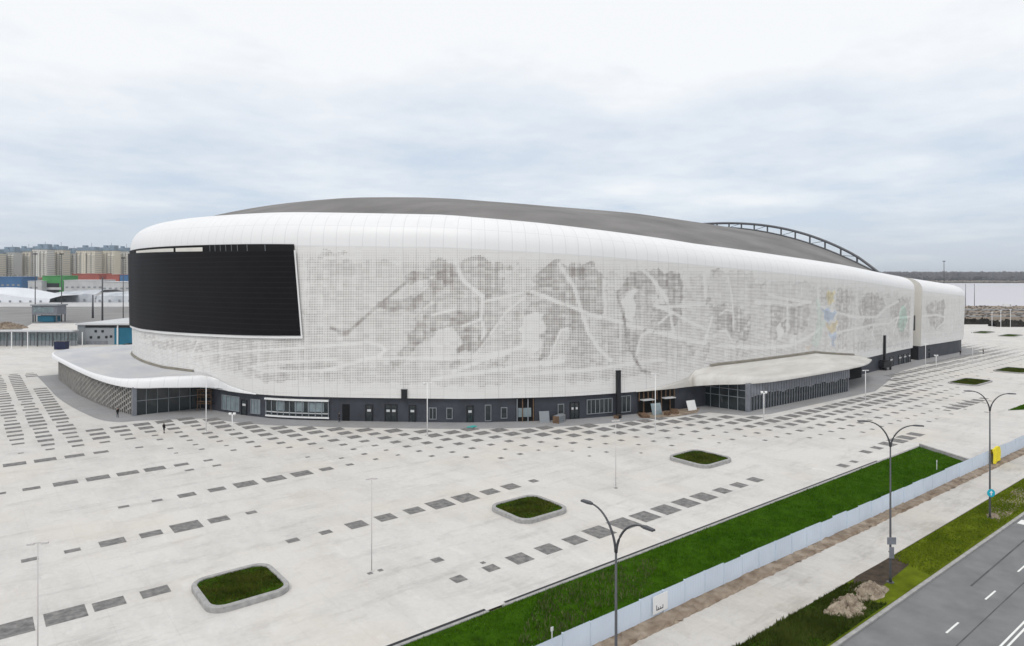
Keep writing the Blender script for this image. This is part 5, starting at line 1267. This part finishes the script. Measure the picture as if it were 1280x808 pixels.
# near shore
sheet([at(1000,600), at(2400,600), at(2400,415), at(1000,415)], -.04, 'shore', M['dirt'])
blobs(1185,1420,420,585,500,.9,'shore_scrub',M['scrub'],seed=9,wide=2.6)
for k_, (d0_, d1_) in enumerate(((428,442),(468,476),(505,530))): sheet([at(1190,d0_), at(1600,d0_+6), at(1600,d1_), at(1190,d1_+5)], .25, 'shore_track', M['lot'])
def bank(pxa, pxb, d, h, label):
    a, b = at((pxa+pxb)/2, d); w = (pxb-pxa)/F*d/2; th = thing('hedge_bank', label, 'hedge', (a,b,0), SV); mb = MB()
    rnd = np.random.default_rng(int(pxa)); rows = []
    for f in np.linspace(0,math.pi,7): rows.append([(x, -3*math.cos(f), max(0,h*math.sin(f)*(1+.35*rnd.normal()))) for x in np.linspace(-w,w,60)])
    mb.grid(rows); part(mb, 'foliage', M['hedge'], th)
M['hedge'] = mat('dark bank', (.02,.018,.014), .95, .4, .3)
bank(1196,1236,368,2.2,'dark low bank at the far edge of the plaza beside the end block'); bank(1240,1330,350,2.6,'dark low bank at the far edge of the plaza at the right edge')
a, b = at(1258, 565); th = thing('white_van', 'small white van parked on the far shore of the yard by the river', 'van', (a,b,0), SV)
mb = MB(); mb.prism([(-2.6,-1),(2.6,-1),(2.6,1),(-2.6,1)], .5, [2.6,2.4,2.4,2.6]); mb.prism([(2.6,-1),(4.1,-.95),(4.1,.95),(2.6,1)], .5, [2.3,1.4,1.4,2.3]); part(mb, 'body', M['pole_white'], th)
mb = MB(); mb.box(2.2,3.1,-1.03,1.03,1.5,2.1); part(mb, 'window', M['glass'], th)
for x in (-1.6,2.9): mb = MB(); mb.tube([(x,-1.05,.4),(x,1.05,.4)], .4, 10); part(mb, 'wheel', M['void'], th)
mast(1180,327,590,'tall floodlight mast on the shore with a flat lamp head, against the far forest',True,.3)
mast(1207,355,590,'left of two thin poles standing against the river',False,.2); mast(1218,355,590,'right of two thin poles standing against the river',False,.2)
for i, px in enumerate((1240,1251,1263)):
    a, b = at(px, 320+12*i); th = thing('plaza_lamp', ['thin white lamp far off before the dark banks, left of three','thin white lamp far off before the dark banks, middle of three','thin white lamp far off before the dark banks, right of three'][i], 'lamp post', (a,b,0), SV, 'slender white lamps on the plaza')
    mb = MB(); mb.tube([(0,0,0),(0,0,9)], .1, 6); part(mb, 'pole', M['pole_white'], th); mb = MB(); mb.box(-.6,.6,-.1,.1,8.9,9.05); part(mb, 'lamp_head', M['pole_white'], th)

# ------------------------------------------------------------------ air
HAZE = True
if HAZE:
    mb = MB(); mb.box(-6000,9000,-6000,9000,-1.2,92)
    hm = bpy.data.materials.new('haze'); hm.use_nodes = True; nt = hm.node_tree; nt.nodes.clear()
    out = nt.nodes.new('ShaderNodeOutputMaterial'); v = nt.nodes.new('ShaderNodeVolumePrincipled'); v.inputs['Color'].default_value = (.86,.91,.97,1); v.inputs['Density'].default_value = .00008; v.inputs['Anisotropy'].default_value = .0
    nt.links.new(v.outputs[0], out.inputs['Volume']); setting(mb.build('haze', hm), 'stuff')

# ------------------------------------------------------------------ sky and sun
SUN_EL, SUN_AZ = R(52), R(-120)        # azimuth clockwise from site +y
w = bpy.data.worlds.new('World'); sc.world = w; w.use_nodes = True; T = NT(w.node_tree); bg = w.node_tree.nodes['Background']
sky = T.n('ShaderNodeTexSky', sky_type='NISHITA'); sky.sun_disc = False; sky.sun_elevation = SUN_EL; sky.sun_rotation = SUN_AZ
dirn = T.n('ShaderNodeTexCoord').outputs['Generated']; s = T.n('ShaderNodeSeparateXYZ'); T.link(dirn, s.inputs[0])
zc = T.math('MAXIMUM', s.outputs[2], 0.); den = T.math('ADD', zc, .10)
cb = T.n('ShaderNodeCombineXYZ'); T.link(T.math('DIVIDE', s.outputs[0], den), cb.inputs[0]); T.link(T.math('DIVIDE', s.outputs[1], den), cb.inputs[1])
n1 = T.noise(cb.outputs[0], .55, 8, .58); n2 = T.noise(cb.outputs[0], 1.7, 6, .6)
cl_ = T.math('ADD', T.math('MULTIPLY', n1, .75), T.math('MULTIPLY', n2, .25))
el = T.ramp(zc, .03, .36)
f = T.math('ADD', T.ramp(cl_, .36, .66), T.math('SUBTRACT', T.math('MULTIPLY', el, 1.12), .45), clamp=True)
c = T.mix(f, (6.5,7.4,8.6), (10.4,10.5,10.6))
c = T.mix(T.ramp(zc, .0, .10), T.mix(.65, c, (6.0,6.5,7.3)), c)
c = T.mix(.12, c, sky.outputs[0])
T.link(c, bg.inputs[0]); bg.inputs[1].default_value = .1
sl = bpy.data.lights.new('sun','SUN'); sl.energy = 1.1; sl.angle = R(22); sl.color = (1,.965,.92)
so = bpy.data.objects.new('sun', sl); COL.objects.link(so)
dv = Vector((math.sin(SUN_AZ)*math.cos(SUN_EL), math.cos(SUN_AZ)*math.cos(SUN_EL), math.sin(SUN_EL)))
so.rotation_euler = dv.to_track_quat('Z','Y').to_euler(); so.location = (0,-50,120)
sc.view_settings.view_transform = 'Standard'; sc.view_settings.look = 'None'; sc.view_settings.gamma = 1; sc.view_settings.exposure = 0
sc.cycles.use_denoising = True
